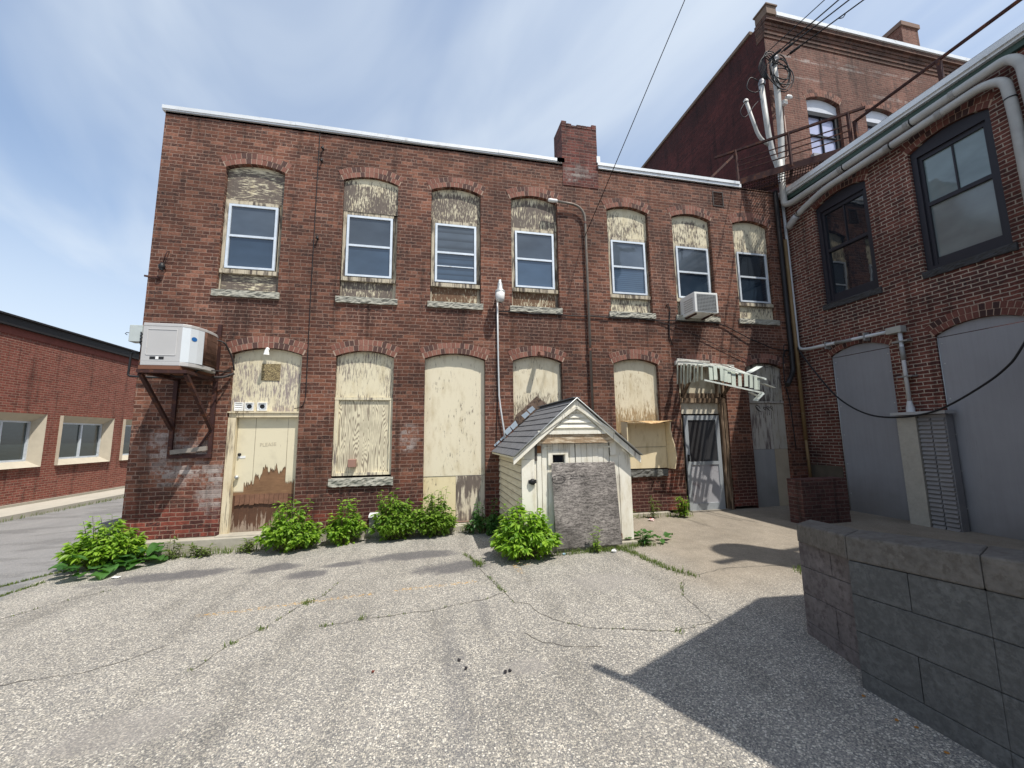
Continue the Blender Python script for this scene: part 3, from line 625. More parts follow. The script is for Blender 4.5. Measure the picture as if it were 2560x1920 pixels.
mb = MB(); mb.box(8.58, 8.88, -.13, .25, 12.53, 12.76); mb.box(8.55, 8.91, -.16, .28, 12.762, 12.80); mb.box(8.57, 8.68, .44, 26, 12.5, 12.6); mb.build('corner_pier', m_plain('weathered stone', (.17, .12, .09), .9, 0, .6, 8, .5), tall)
MB().box(8.7, 24, .3, 26, 12.4, 12.5).build('flat_roof', TAR, tall)
mb = MB(); mb.box(16.95, 17.75, 2.0, 3.2, 12.3, 16.45); tch = mb.build('chimney', BR_TALL, tall); MB().box(16.9, 17.8, 1.95, 3.25, 16.45, 16.62).build('chimney_cap', m_plain('chimney cap', (.2, .13, .1), .9), tch)
for (a, b, ops) in TC:
    zb, zs, zc = ops[0]; build_arch(a, b, zs, zc, FT, m_arch('tall arch', (.16, .07, .05), (.23, .105, .075), (.1, .05, .04)) if a < 10 else bpy.data.materials['tall arch'], tall)
    mb = MB(); arch_board(mb, a, b, 10.12, zs, zc, FT, .1); wi = mb.build('window', m_plain('white panel', (.55, .57, .62), .5), tall)
    fr = MB(); t = .07; z1 = 10.115
    fr.box(a, a+t, .14, .24, zb, z1); fr.box(b-t-.05, b, .14, .24, zb, z1); fr.box(a+t, b-t-.05, .12, .24, z1-.12, z1); fr.box(a+t, b-t-.05, .14, .24, zb, zb+t)
    for xx in (a+.52,): 
        fr.box(xx, xx+.025, .15, .24, zb+t, z1-.12)
    fr.box(a+t, b-t-.05, .152, .24, 9.42, 9.46)
    fr.build('sash_frame', BLACK, wi)
    MB().box(a+.03, b-.03, .20, .215, zb+.02, z1-.02).build('pane', m_glass('sky reflection pane', (.40, .42, .58), .04) if a < 10 else bpy.data.materials['sky reflection pane'], wi)  # sky reflection put into the pane base colour
    MB().box(a-.06, b+.06, -.03, .2, zb-.13, zb-.004).build('sill', m_plain('grey sill', (.3, .3, .31), .8) if a < 10 else bpy.data.materials['grey sill'], wi)

# ------------------------------------------------------------------ right wing
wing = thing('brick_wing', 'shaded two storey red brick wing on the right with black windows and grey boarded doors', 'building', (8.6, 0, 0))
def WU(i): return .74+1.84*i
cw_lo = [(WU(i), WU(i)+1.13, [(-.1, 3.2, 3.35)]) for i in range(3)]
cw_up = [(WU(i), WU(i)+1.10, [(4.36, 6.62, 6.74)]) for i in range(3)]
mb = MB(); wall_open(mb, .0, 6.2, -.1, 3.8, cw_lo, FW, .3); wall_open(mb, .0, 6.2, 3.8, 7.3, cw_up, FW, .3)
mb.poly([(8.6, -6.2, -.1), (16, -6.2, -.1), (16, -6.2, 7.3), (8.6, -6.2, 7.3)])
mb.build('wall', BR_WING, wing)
MB().box(8.62, 16, -6.18, .0, 7.2, 7.295).build('flat_roof', TAR, wing)
mb = MB(); mb.box(8.47, 8.75, -6.25, -.02, 7.30, 7.42); mb.box(8.43, 8.469, -6.25, -.02, 7.345, 7.45); mb.build('roof_edge', FLASH, wing)
MB().box(8.53, 8.597, -6.22, -.03, 7.2, 7.297).build('fascia', m_plain('green fascia', (.05, .085, .07), .6), wing)
WFR = m_plain('black window frame', (.022, .021, .028), .5, 0, .2, 5)
for i, (a, b, ops) in enumerate(cw_up):
    zb, zs, zc = ops[0]
    build_arch(a, b, zs, zc, FW, AR_WING, wing)
    fr = MB()
    def fb(u0, u1, z0, z1, d0, d1): fr.hexa([FW(u0, z0, d0), FW(u1, z0, d0), FW(u1, z0, d1), FW(u0, z0, d1), FW(u0, z1, d0), FW(u1, z1, d0), FW(u1, z1, d1), FW(u0, z1, d1)])
    arch_board(fr, a, b, 6.50, zs, zc, FW, .06, .1)
    fb(a+.003, a+.09, zb, 6.498, .06, .16); fb(b-.09, b-.003, zb, 6.498, .06, .16); fb(a+.09, b-.09, zb, zb+.07, .06, .16)
    fb(a+.09, a+.14, zb+.07, 6.498, .10, .16); fb(b-.14, b-.09, zb+.07, 6.498, .10, .16)
    fb(a+.14, b-.14, 6.42, 6.498, .10, .16); fb(a+.14, b-.14, zb+.07, zb+.21, .11, .16); fb(a+.14, b-.14, 5.53, 5.60, .10, .16)
    fb((a+b)/2-.012, (a+b)/2+.012, 5.6, 6.42, .115, .16)
    wn = fr.build('window', WFR, wing)
    def pn(z0, z1, d, m):
        q = MB(); q.hexa([FW(a+.13, z0, d), FW(b-.13, z0, d), FW(b-.13, z0, d+.008), FW(a+.13, z0, d+.008), FW(a+.13, z1, d), FW(b-.13, z1, d), FW(b-.13, z1, d+.008), FW(a+.13, z1, d+.008)]); q.build('pane', m, wn)
    if i == 0: pn(5.58, 6.45, .135, GL_DARK); pn(4.5, 5.55, .145, GL_DARK)
    else: pn(5.58, 6.45, .135, m_glass('pale pane %d' % i, (.16, .21, .215), .03, 0, .8, .6)); pn(4.5, 5.55, .145, m_glass('curtain pane %d' % i, (.15, .175, .175), .12, 0, .8, .5))
    q = MB(); rough_sill(q, a-.02, b+.05, 4.22, 4.35, FW, .05, .1, 40+i); q.build('sill', m_plain('soot stone', (.05, .05, .052), .9, 0, .5, 12, .7) if i == 0 else bpy.data.materials['soot stone'], wn)
    q = MB(); q.hexa([FW(a, zb, .22), FW(b, zb, .22), FW(b, zb, .23), FW(a, zb, .23), FW(a, 6.7, .22), FW(b, 6.7, .22), FW(b, 6.7, .23), FW(a, 6.7, .23)]); q.build('backing', BLACK, wn)
GREYD = m_panel('grey door paint', (.27, .275, .295))
for i, (a, b, ops) in enumerate(cw_lo):
    zb, zs, zc = ops[0]
    build_arch(a, b, zs, zc, FW, AR_WING, wing)
    mb = MB(); arch_board(mb, a, b, 3.17, zs, zc, FW, .05); gd = mb.build('boarded_door', GREYD, wing)
    q = MB(); q.hexa([FW(a+.004, zb, .04), FW(b-.004, zb, .04), FW(b-.004, zb, .06), FW(a+.004, zb, .06), FW(a+.004, 3.155, .04), FW(b-.004, 3.155, .04), FW(b-.004, 3.155, .06), FW(a+.004, 3.155, .06)]); q.build('panel', GREYD, gd)
    q = MB()
    for zz in (.3, .9, 1.5, 2.1, 2.7, 3.05):
        for uu in (a+.06, b-.06): q.lathe(FW(uu, zz, .04), [(.012, .004), (.012, -.004), (.004, -.006)], 8, 'x')
    q.build('screw_heads', GALV, gd)
    q = MB(); q.tube([FW(a+.012, zb, .035), FW(a+.012, 3.16, .035)], .008, 6); q.build('edge_strip', GALV, gd)
mb = MB(); mb.box(8.585, 8.60, -.72, -.0, .56, .84); mb.build('stone_band', m_plain('dark stone band', (.09, .075, .055), .9, 0, .6, 5), wing)
mb = MB(); mb.box(6.56, 7.56, -1.6, -1.3, -.4, .72); solo(mb, 'brick_pier', BR_NEW, 'low red brick pier behind the far end of the block wall', 'pier', loc=(7.06, -1.45, -.1))

# utility chase between the grey doors
uc = thing('utility_chase', 'upright cabinet between the grey doors, pale slab beside stacked metal louvers under a flat cap', 'cabinet', (8.45, -2.3, 0))
MB().box(8.38, 8.59, -2.27, -1.98, -.1, 1.84).build('pale_slab', m_plain('stucco slab', (.40, .38, .33), .9, 0, .3, 20, .8), uc)
mb = MB(); mb.box(8.44, 8.59, -2.66, -2.275, -.1, 1.84)
for s in (0, 1):
    y1 = -2.285-s*.19; y0 = y1-.17
    for k in range(26): z = -.06+k*.072; mb.hexa([(8.40, y0, z), (8.439, y0, z), (8.439, y1, z), (8.40, y1, z), (8.42, y0, z+.045), (8.439, y0, z+.045), (8.439, y1, z+.045), (8.42, y1, z+.045)])
mb.build('louver_panel', m_plain('louver grey', (.25, .25, .26), .5, .2, .4, 4), uc)
mb = MB(); mb.box(8.33, 8.59, -2.72, -1.92, 1.85, 1.90); mb.build('cap', m_plain('cap metal', (.42, .43, .44), .5, .2), uc)

# ------------------------------------------------------------------ left building
left = thing('low_brick_building', 'low flat roofed red brick building across the alley with concrete framed windows', 'building', (-11, 5, -.2))
LC = [(4.62-2.51*k, 6.62-2.51*k, [(.86, 2.36, 2.36)]) for k in (2, 1, 0)]+[(7.16+2.6*k, 9.20+2.6*k, [(.86, 2.36, 2.36)]) for k in range(3)]
LC = [(4.62-2.6*1, 6.62-2.6*1, [(.86, 2.36, 2.36)]), (4.62, 6.62, [(.86, 2.36, 2.36)]), (7.17, 9.22, [(.86, 2.36, 2.36)]), (9.79, 11.84, [(.86, 2.36, 2.36)]), (12.4, 14.45, [(.86, 2.36, 2.36)])]
mb = MB(); wall_open(mb, -2, 24, -.1, 4.45, LC, FL, .3); mb.poly([(-11, -2, -.1), (-22, -2, -.1), (-22, -2, 4.45), (-11, -2, 4.45)]); mb.poly([(-11, 24, -.1), (-22, 24, -.1), (-22, 24, 4.45), (-11, 24, 4.45)])
mb.build('wall', BR_LEFT, left)
MB().box(-22, -10.9, -2.1, 24.1, 4.66, 4.90).box(-22, -10.84, -2.16, 24.16, 4.905, 4.95).build('roof_fascia', m_plain('dark fascia', (.018, .016, .016), .6), left)
MB().box(-21.9, -10.985, -1.99, 23.99, 4.45, 4.655).build('soldier_course', m_plain('soldier brick band', (.2, .06, .045), .85, 0, .4, 20), left)  # plain brick tone for the soldier course
MB().box(-11.2, -10.94, -2.05, 24.05, -.5, -.1).build('footing', CONC, left)
CONC2 = m_plain('concrete surround', (.48, .43, .34), .85, 0, .25, 6, .3)
for (a, b, ops) in LC:
    z0, z1 = .86, 2.36; t = .19; mb = MB()
    O = [(a, z0), (b, z0), (b, z1), (a, z1)]; I = [(a+t, z0+.17), (b-t, z0+.17), (b-t, z1-.2), (a+t, z1-.2)]
    vs = [FL(u, z, -.09) for u, z in O]+[FL(u, z, .10) for u, z in I]+[FL(u, z, .1) for u, z in O]+[FL(u, z, .25) for u, z in I]
    mb.add(vs, [(k, (k+1) % 4, 4+(k+1) % 4, 4+k) for k in range(4)]+[(k, (k+1) % 4, 8+(k+1) % 4, 8+k) for k in range(4)]+[(4+k, 4+(k+1) % 4, 12+(k+1) % 4, 12+k) for k in range(4)])
    wi = mb.build('window', CONC2, left)
    fr = MB(); A, B, C0, C1 = a+t, b-t, z0+.17, z1-.2
    for (u0, u1, q0, q1) in ((A, A+.05, C0, C1), (B-.05, B, C0, C1), (A+.05, B-.05, C1-.05, C1), (A+.05, B-.05, C0, C0+.05), ((A+B)/2-.03, (A+B)/2+.03, C0+.05, C1-.05)): fr.box(-11.20, -11.13, u0, u1, q0, q1)
    fr.build('sash_frame', ALU, wi)
    MB().box(-11.185, -11.175, A+.02, B-.02, C0+.02, C1-.02).build('pane', m_glass('blind glass', (.04, .055, .052), .12, 28) if 'blind glass' not in bpy.data.materials else bpy.data.materials['blind glass'], wi)

# ------------------------------------------------------------------ unseen block and pole added to cast the yard shadows (out of frame, to the right of the camera)
nb = thing('shadow_block', 'unseen plain brick block added right of the camera to cast the foreground shadow', 'building', (2.76, -6.87, 0))
e1 = Vector((.908, .419, 0)); e2 = Vector((.419, -.908, 0)); c0 = Vector((2.76, -6.87, 0)); H = 4.5
def gp_(a, b, z): p = c0+e1*a+e2*b; return (p.x, p.y, z)
def foot_(i_, z):  # footprint bent to follow the wanted shadow edge
    q = [c0+e1*i_+e2*i_, c0+e1*2.15+e2*i_, c0+e1*2.15+Vector((5.0-i_, -.55, 0))+e2*i_, c0+e1*2.15+Vector((5.0-i_, -.55, 0))+e2*5, c0+e1*i_+e2*5]
    return [(p.x, p.y, z) for p in q]
mb = MB(); mb.prism(foot_(0, -.4), (0, 0, H+.4)); mb.build('wall', BR_WING, nb)
mb = MB(); mb.prism(foot_(.01, H+.001), (0, 0, .045)); mb.build('roof', TAR, nb)
mb = MB(); mb.bar(gp_(.03, .03, H+.05), gp_(.03, .03, H+.5), .06, .06); mb.build('shadow_post', IRON, nb)  # post added for the thin shadow at the corner tip

po = thing('shadow_pole', 'wooden shadow pole with a grey drum, unseen and added to cast the blob shadow', 'shadow pole', (7.45, -6.75, 0))  # unseen pole added for its shadow behind the block wall
mb = MB(); mb.tube([(7.45, -6.75, -.4), (7.45, -6.75, 9.4)], [.15, .11], 12); mb.build('shaft', m_plain('pole wood', (.16, .11, .07), .9, 0, .4, 6), po)
mb = MB(); mb.lathe((7.15, -6.5, 7.9), [(.36, 0), (.42, .06), (.42, 1.15), (.34, 1.25), (.02, 1.28)], 18); mb.build('transformer', GALV, po)  # drum sized to widen the blob shadow
mb = MB(); mb.bar((6.5, -6.9, 9.2), (8.4, -6.6, 9.2), .1, .12); mb.build('crossarm', m_plain('arm wood', (.16, .11, .07), .9), po)
# ------------------------------------------------------------------ ground
def seg_mask(T, x, y, segs, w):
    out = None
    for (ax, ay, bx, by) in segs:
        dx, dy = bx-ax, by-ay; l2 = dx*dx+dy*dy
        t = T.m('DIVIDE', T.m('ADD', T.m('MULTIPLY', T.m('SUBTRACT', x, ax), dx), T.m('MULTIPLY', T.m('SUBTRACT', y, ay), dy)), l2, clamp=True)
        px = T.m('SUBTRACT', x, T.m('ADD', ax, T.m('MULTIPLY', t, dx))); py = T.m('SUBTRACT', y, T.m('ADD', ay, T.m('MULTIPLY', t, dy)))
        d = T.m('SQRT', T.m('ADD', T.m('MULTIPLY', px, px), T.m('MULTIPLY', py, py)))
        out = d if out is None else T.m('MINIMUM', out, d)
    return T.ss(out, w, w*.3)
def m_ground():
    m, T = mat('exposed aggregate asphalt'); p = pos(T); x, y, z = T.sep(p); p2 = T.comb(x, y, 0)
    wob = T.node('ShaderNodeTexNoise'); T.put(wob.inputs['Vector'], p2); wob.inputs['Scale'].default_value = 60; wob.inputs['Detail'].default_value = 2
    pw = T.vm('ADD', p2, T.vm('MULTIPLY', T.vm('SUBTRACT', wob.outputs['Color'], (.5, .5, .5)), (.014, .014, 0)))
    v = T.node('ShaderNodeTexVoronoi', feature='F1'); T.put(v.inputs['Vector'], pw); v.inputs['Scale'].default_value = 88
    v2 = T.node('ShaderNodeTexVoronoi', feature='F1'); T.put(v2.inputs['Vector'], pw); v2.inputs['Scale'].default_value = 170
    rc = T.sep(v.outputs['Color'])[0]; rc2 = T.sep(v2.outputs['Color'])[1]
    st = T.ramp(rc, [(0, (.085, .083, .085)), (.3, (.18, .17, .16)), (.55, (.36, .335, .29)), (.8, (.56, .50, .41)), (1, (.74, .69, .60))])
    st2 = T.ramp(rc2, [(0, (.11, .11, .115)), (.5, (.23, .215, .195)), (1, (.46, .42, .36))])
    edge = T.ss(v.outputs['Distance'], .62, .38)
    c = T.mix(T.m('MULTIPLY', edge, T.ss(rc, .12, .3)), st2, st)
    n1 = T.noise(p2, .7, 4, .6); n2 = T.noise(p2, 3.3, 5, .65)
    n0 = T.noise(T.vm('MULTIPLY', p2, (2.2, .5, 1)), 1, 5, .6); tk = T.m('SUBTRACT', 1.08, T.m('MULTIPLY', T.ss(n0, .45, .75), .32)); c = T.vm('MULTIPLY', c, T.comb(T.m('MULTIPLY', tk, 1.08), T.m('MULTIPLY', tk, 1.09), T.m('MULTIPLY', tk, 1.09)))
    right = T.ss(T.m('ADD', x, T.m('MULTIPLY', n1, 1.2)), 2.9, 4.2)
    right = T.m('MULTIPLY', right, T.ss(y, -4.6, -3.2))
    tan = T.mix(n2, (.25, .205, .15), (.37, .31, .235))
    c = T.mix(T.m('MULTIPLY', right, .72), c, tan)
    k = T.m('ADD', .42, T.m('ADD', T.m('MULTIPLY', n1, .46), T.m('MULTIPLY', n2, .34)))
    c = T.vm('MULTIPLY', c, T.comb(k, k, k))
    dk = T.blobs(x, y, [(-3.3, -1.35, 1.1, .24), (-2.0, -1.45, .45, .22), (-1.5, -1.9, .35, .2), (-.2, -1.5, .9, .25), (.35, -2.2, .55, .3), (-1.1, -1.6, .35, .15)], T.noise(p2, 2.6, 6, .65))
    c = T.mix(T.m('MULTIPLY', dk, .74), c, (.075, .072, .08))
    pa = T.blobs(x, y, [(.73, -4.6, .26, .12), (2.0, -3.2, .5, .3), (-1.8, -4.6, .5, .25)], T.noise(p2, 6, 5, .7)); c = T.mix(T.m('MULTIPLY', pa, .45), c, (.27, .25, .23))
    tr_ = T.blobs(x, y, [(.22, -4.6, .10, 1.2), (.55, -3.6, .08, .5), (-2.6, -5.2, .12, 1.0)], T.noise(p2, 5, 5, .7)); c = T.mix(T.m('MULTIPLY', tr_, .28), c, (.09, .09, .10))
    yl = seg_mask(T, x, y, [(-2.2, -2.88, -1.83, -2.88), (-1.83, -2.88, -.58, -2.83), (-.3, -2.8, .55, -2.79), (1.10, -2.27, 1.33, -2.36), (1.14, -2.3, 1.16, -2.66)], .055)
    yn = T.ss(T.noise(p2, 28, 4, .7), .50, .62); c = T.mix(T.m('MULTIPLY', T.m('MULTIPLY', yl, yn), .8), c, (.55, .31, .06))
    al = T.ss(T.m('ADD', T.m('MULTIPLY', y, .25), T.m('ADD', x, T.m('MULTIPLY', n1, .4))), -4.95, -5.1)
    sx = T.noise(T.vm('MULTIPLY', p2, (.9, .16, 1)), 1.6, 5, .6)
    ac = T.mix(sx, (.15, .15, .16), (.31, .305, .30)); ac = T.mix(T.m('MULTIPLY', T.ss(T.noise(T.vm('MULTIPLY', p2, (.5, 1.6, 1)), 1.3, 4), .5, .6), .55), ac, (.10, .10, .105))
    c = T.mix(T.m('MULTIPLY', al, .75), c, ac)
    h = T.m('ADD', T.m('MULTIPLY', edge, .8), T.m('MULTIPLY', rc2, .4))
    fin(T, c, .9, T.bump(h, .55, .008)); return m
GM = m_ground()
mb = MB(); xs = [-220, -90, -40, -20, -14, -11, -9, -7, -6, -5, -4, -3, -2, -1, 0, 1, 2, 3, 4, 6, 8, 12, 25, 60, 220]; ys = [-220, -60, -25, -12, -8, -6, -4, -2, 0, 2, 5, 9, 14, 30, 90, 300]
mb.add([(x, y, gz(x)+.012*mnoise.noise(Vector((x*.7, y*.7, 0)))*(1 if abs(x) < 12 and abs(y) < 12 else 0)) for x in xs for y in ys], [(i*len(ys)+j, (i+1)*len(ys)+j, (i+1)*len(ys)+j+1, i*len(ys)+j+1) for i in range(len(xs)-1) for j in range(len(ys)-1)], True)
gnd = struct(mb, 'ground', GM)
dg = bpy.context.evaluated_depsgraph_get()
def gh(x, y):
    ok, loc, n, i = gnd.ray_cast((x, y, 5), (0, 0, -1)); return loc.z if ok else gz(x)
mb = MB(); mb.box(-11.0, -9.75, -3, 24, -.5, -.17)
struct(mb, 'sidewalk', m_plain('sidewalk concrete', (.42, .39, .33), .9, 0, .25, 5, .3))
# cracks
CR = [[(.55, -1.55), (.63, -1.83), (.71, -2.57), (.84, -3.21), (.89, -3.49), (1.01, -3.57), (1.06, -3.80), (1.19, -4.01), (1.43, -4.19), (1.78, -4.32), (2.06, -4.43), (2.5, -4.37)],
      [(.84, -4.11), (.90, -4.26), (1.02, -4.35), (1.13, -4.44), (1.39, -4.50)], [(-1.0, -2.3), (-1.08, -2.71), (-1.27, -2.96), (-1.43, -3.36), (-1.61, -3.60), (-1.72, -3.98)],
      [(-.95, -3.52), (-.58, -3.46), (.08, -3.45), (.63, -3.32), (.86, -3.19)], [(-3.3, -3.85), (-3.02, -3.82), (-2.55, -3.79), (-2.32, -3.66), (-2.15, -3.47)], [(-4.6, -2.5), (-4.24, -2.36), (-4.07, -2.06), (-3.70, -1.71)],
      [(-5.4, -1.4), (-5.26, -1.12), (-5.11, -.82), (-4.93, -.49)], [(-5.0, -1.8), (-4.93, -1.52), (-4.85, -1.1)], [(2.72, -1.8), (2.85, -2.36), (2.89, -2.75), (2.95, -3.11), (3.06, -3.33), (3.6, -3.2), (4.4, -3.3)], [(2.9, -3.4), (2.69, -3.64), (2.60, -3.80), (2.5, -4.37)]]
def jag(line, amp, step=.05, sd=0):
    rr = random.Random(sd); out = []
    for a, b in zip(line, line[1:]):
        n = max(1, int(math.dist(a, b)/step))
        for i in range(n):
            t = i/n; out.append((a[0]+(b[0]-a[0])*t+rr.uniform(-amp, amp), a[1]+(b[1]-a[1])*t+rr.uniform(-amp, amp)))
    out.append(line[-1]); return out
mb = MB()
for q, line in enumerate(CR):
    L = jag(line, .014, .05, q); rr = random.Random(q); vs = []
    for i, (x, y) in enumerate(L):
        x2, y2 = L[min(i+1, len(L)-1)]; x1, y1 = L[max(i-1, 0)]; d = Vector((x2-x1, y2-y1)).normalized(); w = rr.uniform(.0015, .0055)*(1 if i not in (0, len(L)-1) else .1)
        z = gh(x, y)+.003
        vs += [(x-d.y*w, y+d.x*w, z), (x+d.y*w, y-d.x*w, z)]
    mb.add(vs, [(2*i, 2*i+1, 2*i+3, 2*i+2) for i in range(len(L)-1)])
struct(mb, 'pavement_crack', m_plain('crack dirt', (.11, .10, .085), .95, 0, .6, 9))

# ------------------------------------------------------------------ block wall at the right
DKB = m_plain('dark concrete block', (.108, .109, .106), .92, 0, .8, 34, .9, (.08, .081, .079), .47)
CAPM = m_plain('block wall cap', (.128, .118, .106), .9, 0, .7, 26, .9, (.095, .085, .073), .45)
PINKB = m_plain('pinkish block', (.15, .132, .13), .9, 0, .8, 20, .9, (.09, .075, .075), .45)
bw = thing('block_wall', 'dark concrete block wall with a lighter cap in the shaded right foreground', 'wall', (2.8, -5.4, -.1))
PTS = [((3.09, -4.74), .80), ((2.80, -5.39), .87), ((2.77, -6.1), .94), ((2.75, -6.8), 1.0)]
CO = [-.45, .03, .27, .50, .71]
def bwz(k, top): return CO[k] if k == 0 else CO[k]*(top/.87)
TH = Vector((.24, .10, 0))
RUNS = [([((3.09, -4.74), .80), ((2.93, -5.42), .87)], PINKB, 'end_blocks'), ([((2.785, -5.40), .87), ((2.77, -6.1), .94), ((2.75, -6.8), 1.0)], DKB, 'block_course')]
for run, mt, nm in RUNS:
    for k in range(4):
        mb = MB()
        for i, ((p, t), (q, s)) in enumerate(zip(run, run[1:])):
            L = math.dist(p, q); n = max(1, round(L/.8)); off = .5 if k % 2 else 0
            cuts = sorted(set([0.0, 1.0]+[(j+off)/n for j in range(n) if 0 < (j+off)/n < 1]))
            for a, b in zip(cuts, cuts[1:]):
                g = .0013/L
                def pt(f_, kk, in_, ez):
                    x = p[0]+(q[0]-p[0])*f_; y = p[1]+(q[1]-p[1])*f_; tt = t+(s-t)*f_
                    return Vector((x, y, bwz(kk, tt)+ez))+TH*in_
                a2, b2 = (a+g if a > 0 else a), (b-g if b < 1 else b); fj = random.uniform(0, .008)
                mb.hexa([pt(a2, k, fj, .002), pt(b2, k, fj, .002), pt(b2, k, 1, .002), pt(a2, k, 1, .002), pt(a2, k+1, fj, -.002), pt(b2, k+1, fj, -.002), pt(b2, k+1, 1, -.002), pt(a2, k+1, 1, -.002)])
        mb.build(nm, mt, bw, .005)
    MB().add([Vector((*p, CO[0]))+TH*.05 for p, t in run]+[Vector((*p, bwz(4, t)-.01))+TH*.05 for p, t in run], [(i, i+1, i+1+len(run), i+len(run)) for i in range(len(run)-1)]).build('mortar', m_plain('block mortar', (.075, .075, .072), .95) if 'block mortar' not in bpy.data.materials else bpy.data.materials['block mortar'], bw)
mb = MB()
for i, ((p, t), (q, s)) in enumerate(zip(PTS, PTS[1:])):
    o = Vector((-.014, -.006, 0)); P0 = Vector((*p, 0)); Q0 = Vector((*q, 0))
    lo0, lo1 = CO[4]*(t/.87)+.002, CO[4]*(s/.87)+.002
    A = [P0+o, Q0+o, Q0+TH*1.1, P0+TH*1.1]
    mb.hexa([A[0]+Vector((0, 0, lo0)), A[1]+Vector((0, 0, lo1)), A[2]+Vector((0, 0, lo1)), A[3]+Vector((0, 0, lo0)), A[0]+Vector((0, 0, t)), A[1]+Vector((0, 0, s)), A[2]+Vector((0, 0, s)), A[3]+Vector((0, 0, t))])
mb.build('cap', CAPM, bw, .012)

# ------------------------------------------------------------------ AC condenser on its bracket
AX0, AX1, AY0, AY1, AZ0, AZ1 = -4.13, -3.56, -.92, -.10, 2.70, 3.29
br = thing('steel_bracket', 'rusty angle iron bracket bolted to the wall under the grey condenser', 'bracket', (-3.85, 0, 1.3))
mb = MB()
for x in (-4.13, -3.55):
    mb.box(x-.03, x+.03, -.045, -.004, 1.27, 2.60 if x < -4 else 3.55)
mb.box(-4.10, -3.58, -.045, -.006, 1.27, 1.33); mb.build('wall_post', IRON, br)
mb = MB()
for x in (-4.13, -3.55): mb.bar((x, -.05, 1.75), (x, -.90, 2.55), .05, .05)
split(mb, 'diagonal_strut', IRON, br)
mb = MB()
for x in (-4.13, -3.55): mb.box(x-.03, x+.03, -.95, -.046, 2.555, 2.605)
mb.box(-4.10, -3.58, -.95, -.90, 2.555, 2.60); mb.box(-4.10, -3.58, -.30, -.25, 2.555, 2.60); mb.build('platform_frame', IRON, br)
mb = MB(); mb.bar((-4.1, -.06, 1.37), (-3.58, -.06, 1.43), .05, .07); mb.build('loose_plank', m_plain('grey plank', (.25, .22, .19), .9, 0, .5, 9), br)
mb = MB(); mb.bar((-3.57, -.05, 1.7), (-3.75, -.04, 1.38), .015, .03); mb.build('loose_rod', IRON, br)
ac = thing('condenser_unit', 'grey outdoor condenser with blue oval badge on the rusty wall bracket', 'air conditioner', (-3.85, -.5, 2.62))
ACG = m_plain('condenser grey', (.46, .45, .44), .5, .1, .12, 5)
ACL = m_plain('condenser light', (.62, .66, .69), .42, .1, .08, 5)
mb = MB(); mb.hexa([(AX0-.02, AY0-.01, 2.61), (-3.62, AY0-.01, 2.61), (-3.54, AY1, 2.61), (AX0-.02, AY1, 2.61), (AX0-.02, AY0-.01, 2.665), (-3.62, AY0-.01, 2.665), (-3.54, AY1, 2.665), (AX0-.02, AY1, 2.665)]); mb.build('wood_base', m_plain('wood base', (.17, .075, .045), .85, 0, .4, 8), ac)
def arc(cx, cy, r, a0, a1, n=8): return [(cx+r*math.cos(math.radians(a0+(a1-a0)*i/n)), cy+r*math.sin(math.radians(a0+(a1-a0)*i/n))) for i in range(n+1)]
foot = [(AX0, AY1), (AX0, AY0), (-3.64, AY0)]+arc(-3.70, -.76, .16, -70, -8, 6)+arc(-3.80, -.33, .28, 5, 75, 8)
foot = [(AX0, AY1), (AX0, AY0), (-3.63, AY0), (-3.55, -.86), (-3.50, -.76), (-3.46, -.6), (-3.45, -.45), (-3.46, -.3), (-3.50, -.18), (-3.56, AY1)]
def ring(mb, pts, z0, z1, sc=1.0):
    cx = sum(p[0] for p in pts)/len(pts); cy = sum(p[1] for p in pts)/len(pts)
    q = [(cx+(x-cx)*sc, cy+(y-cy)*sc) for x, y in pts]; mb.prism([(x, y, z0) for x, y in q], (0, 0, z1-z0))
mb = MB(); ring(mb, foot, AZ0+.03, AZ1-.03, .97); mb.build('inner_body', m_plain('coil rust', (.075, .04, .027), .8, .2, .4, 20), ac)
mb = MB(); ring(mb, foot, 2.667, AZ0+.03, 1.015); mb.build('base_rim', ACG, ac, .008); mb = MB(); ring(mb, foot, AZ1-.03, AZ1+.02, 1.02); mb.build('top_rim', ACG, ac, .008)
mb = MB(); mb.box(AX0-.004, -3.632, AY0-.006, AY0+.02, AZ0+.03, AZ1-.03); mb.box(AX0-.006, AX0+.015, AY0+.021, AY1, AZ0+.03, AZ1-.03); pnl = mb.build('front_panel', ACG, ac)
mb = MB(); x0, x1, z0, z1 = AX0+.06, -3.70, AZ0+.13, AZ1-.08
for (a, b, c, d) in ((x0, x1, z1, z1+.008), (x0, x1, z0-.008, z0), (x0-.008, x0, z0, z1), (x1, x1+.008, z0, z1)): mb.box(a, b, AY0-.012, AY0-.0062, c, d)
mb.build('pressed_rim', m_plain('rim grey', (.55, .54, .53), .5), pnl)
MB().box(-4.02, -3.84, AY0-.0095, AY0-.0062, AZ0+.06, AZ0+.10).build('rating_label', BLACK, pnl)
MB().box(-3.945, -3.905, AY0-.011, AY0-.0097, AZ0+.058, AZ0+.102).build('label_patch', WHITE, pnl)
mb = MB(); fp = [(-3.632, AY0-.006), (-3.548, -.868), (-3.495, -.765), (-3.463, -.66)]
for a, b in zip(fp, fp[1:]): mb.poly([(a[0], a[1], AZ0+.03), (b[0], b[1], AZ0+.03), (b[0], b[1], AZ1-.03), (a[0], a[1], AZ1-.03)])
mb.build('corner_panel', ACL, ac)
n = Vector((.103, -.053, 0)).normalized(); n = Vector((.89, -.46, 0)); c = Vector((-3.5215, -.8165, 3.10)) + n*.004; t = Vector((.46, .89, 0))
mb = MB(); mb.poly([c+t*.042*math.cos(k*.35)+Vector((0, 0, .034*math.sin(k*.35))) for k in range(18)]); mb.build('badge', m_plain('blue badge', (.02, .12, .34), .4), ac)
mb = MB(); cg = foot[5:]
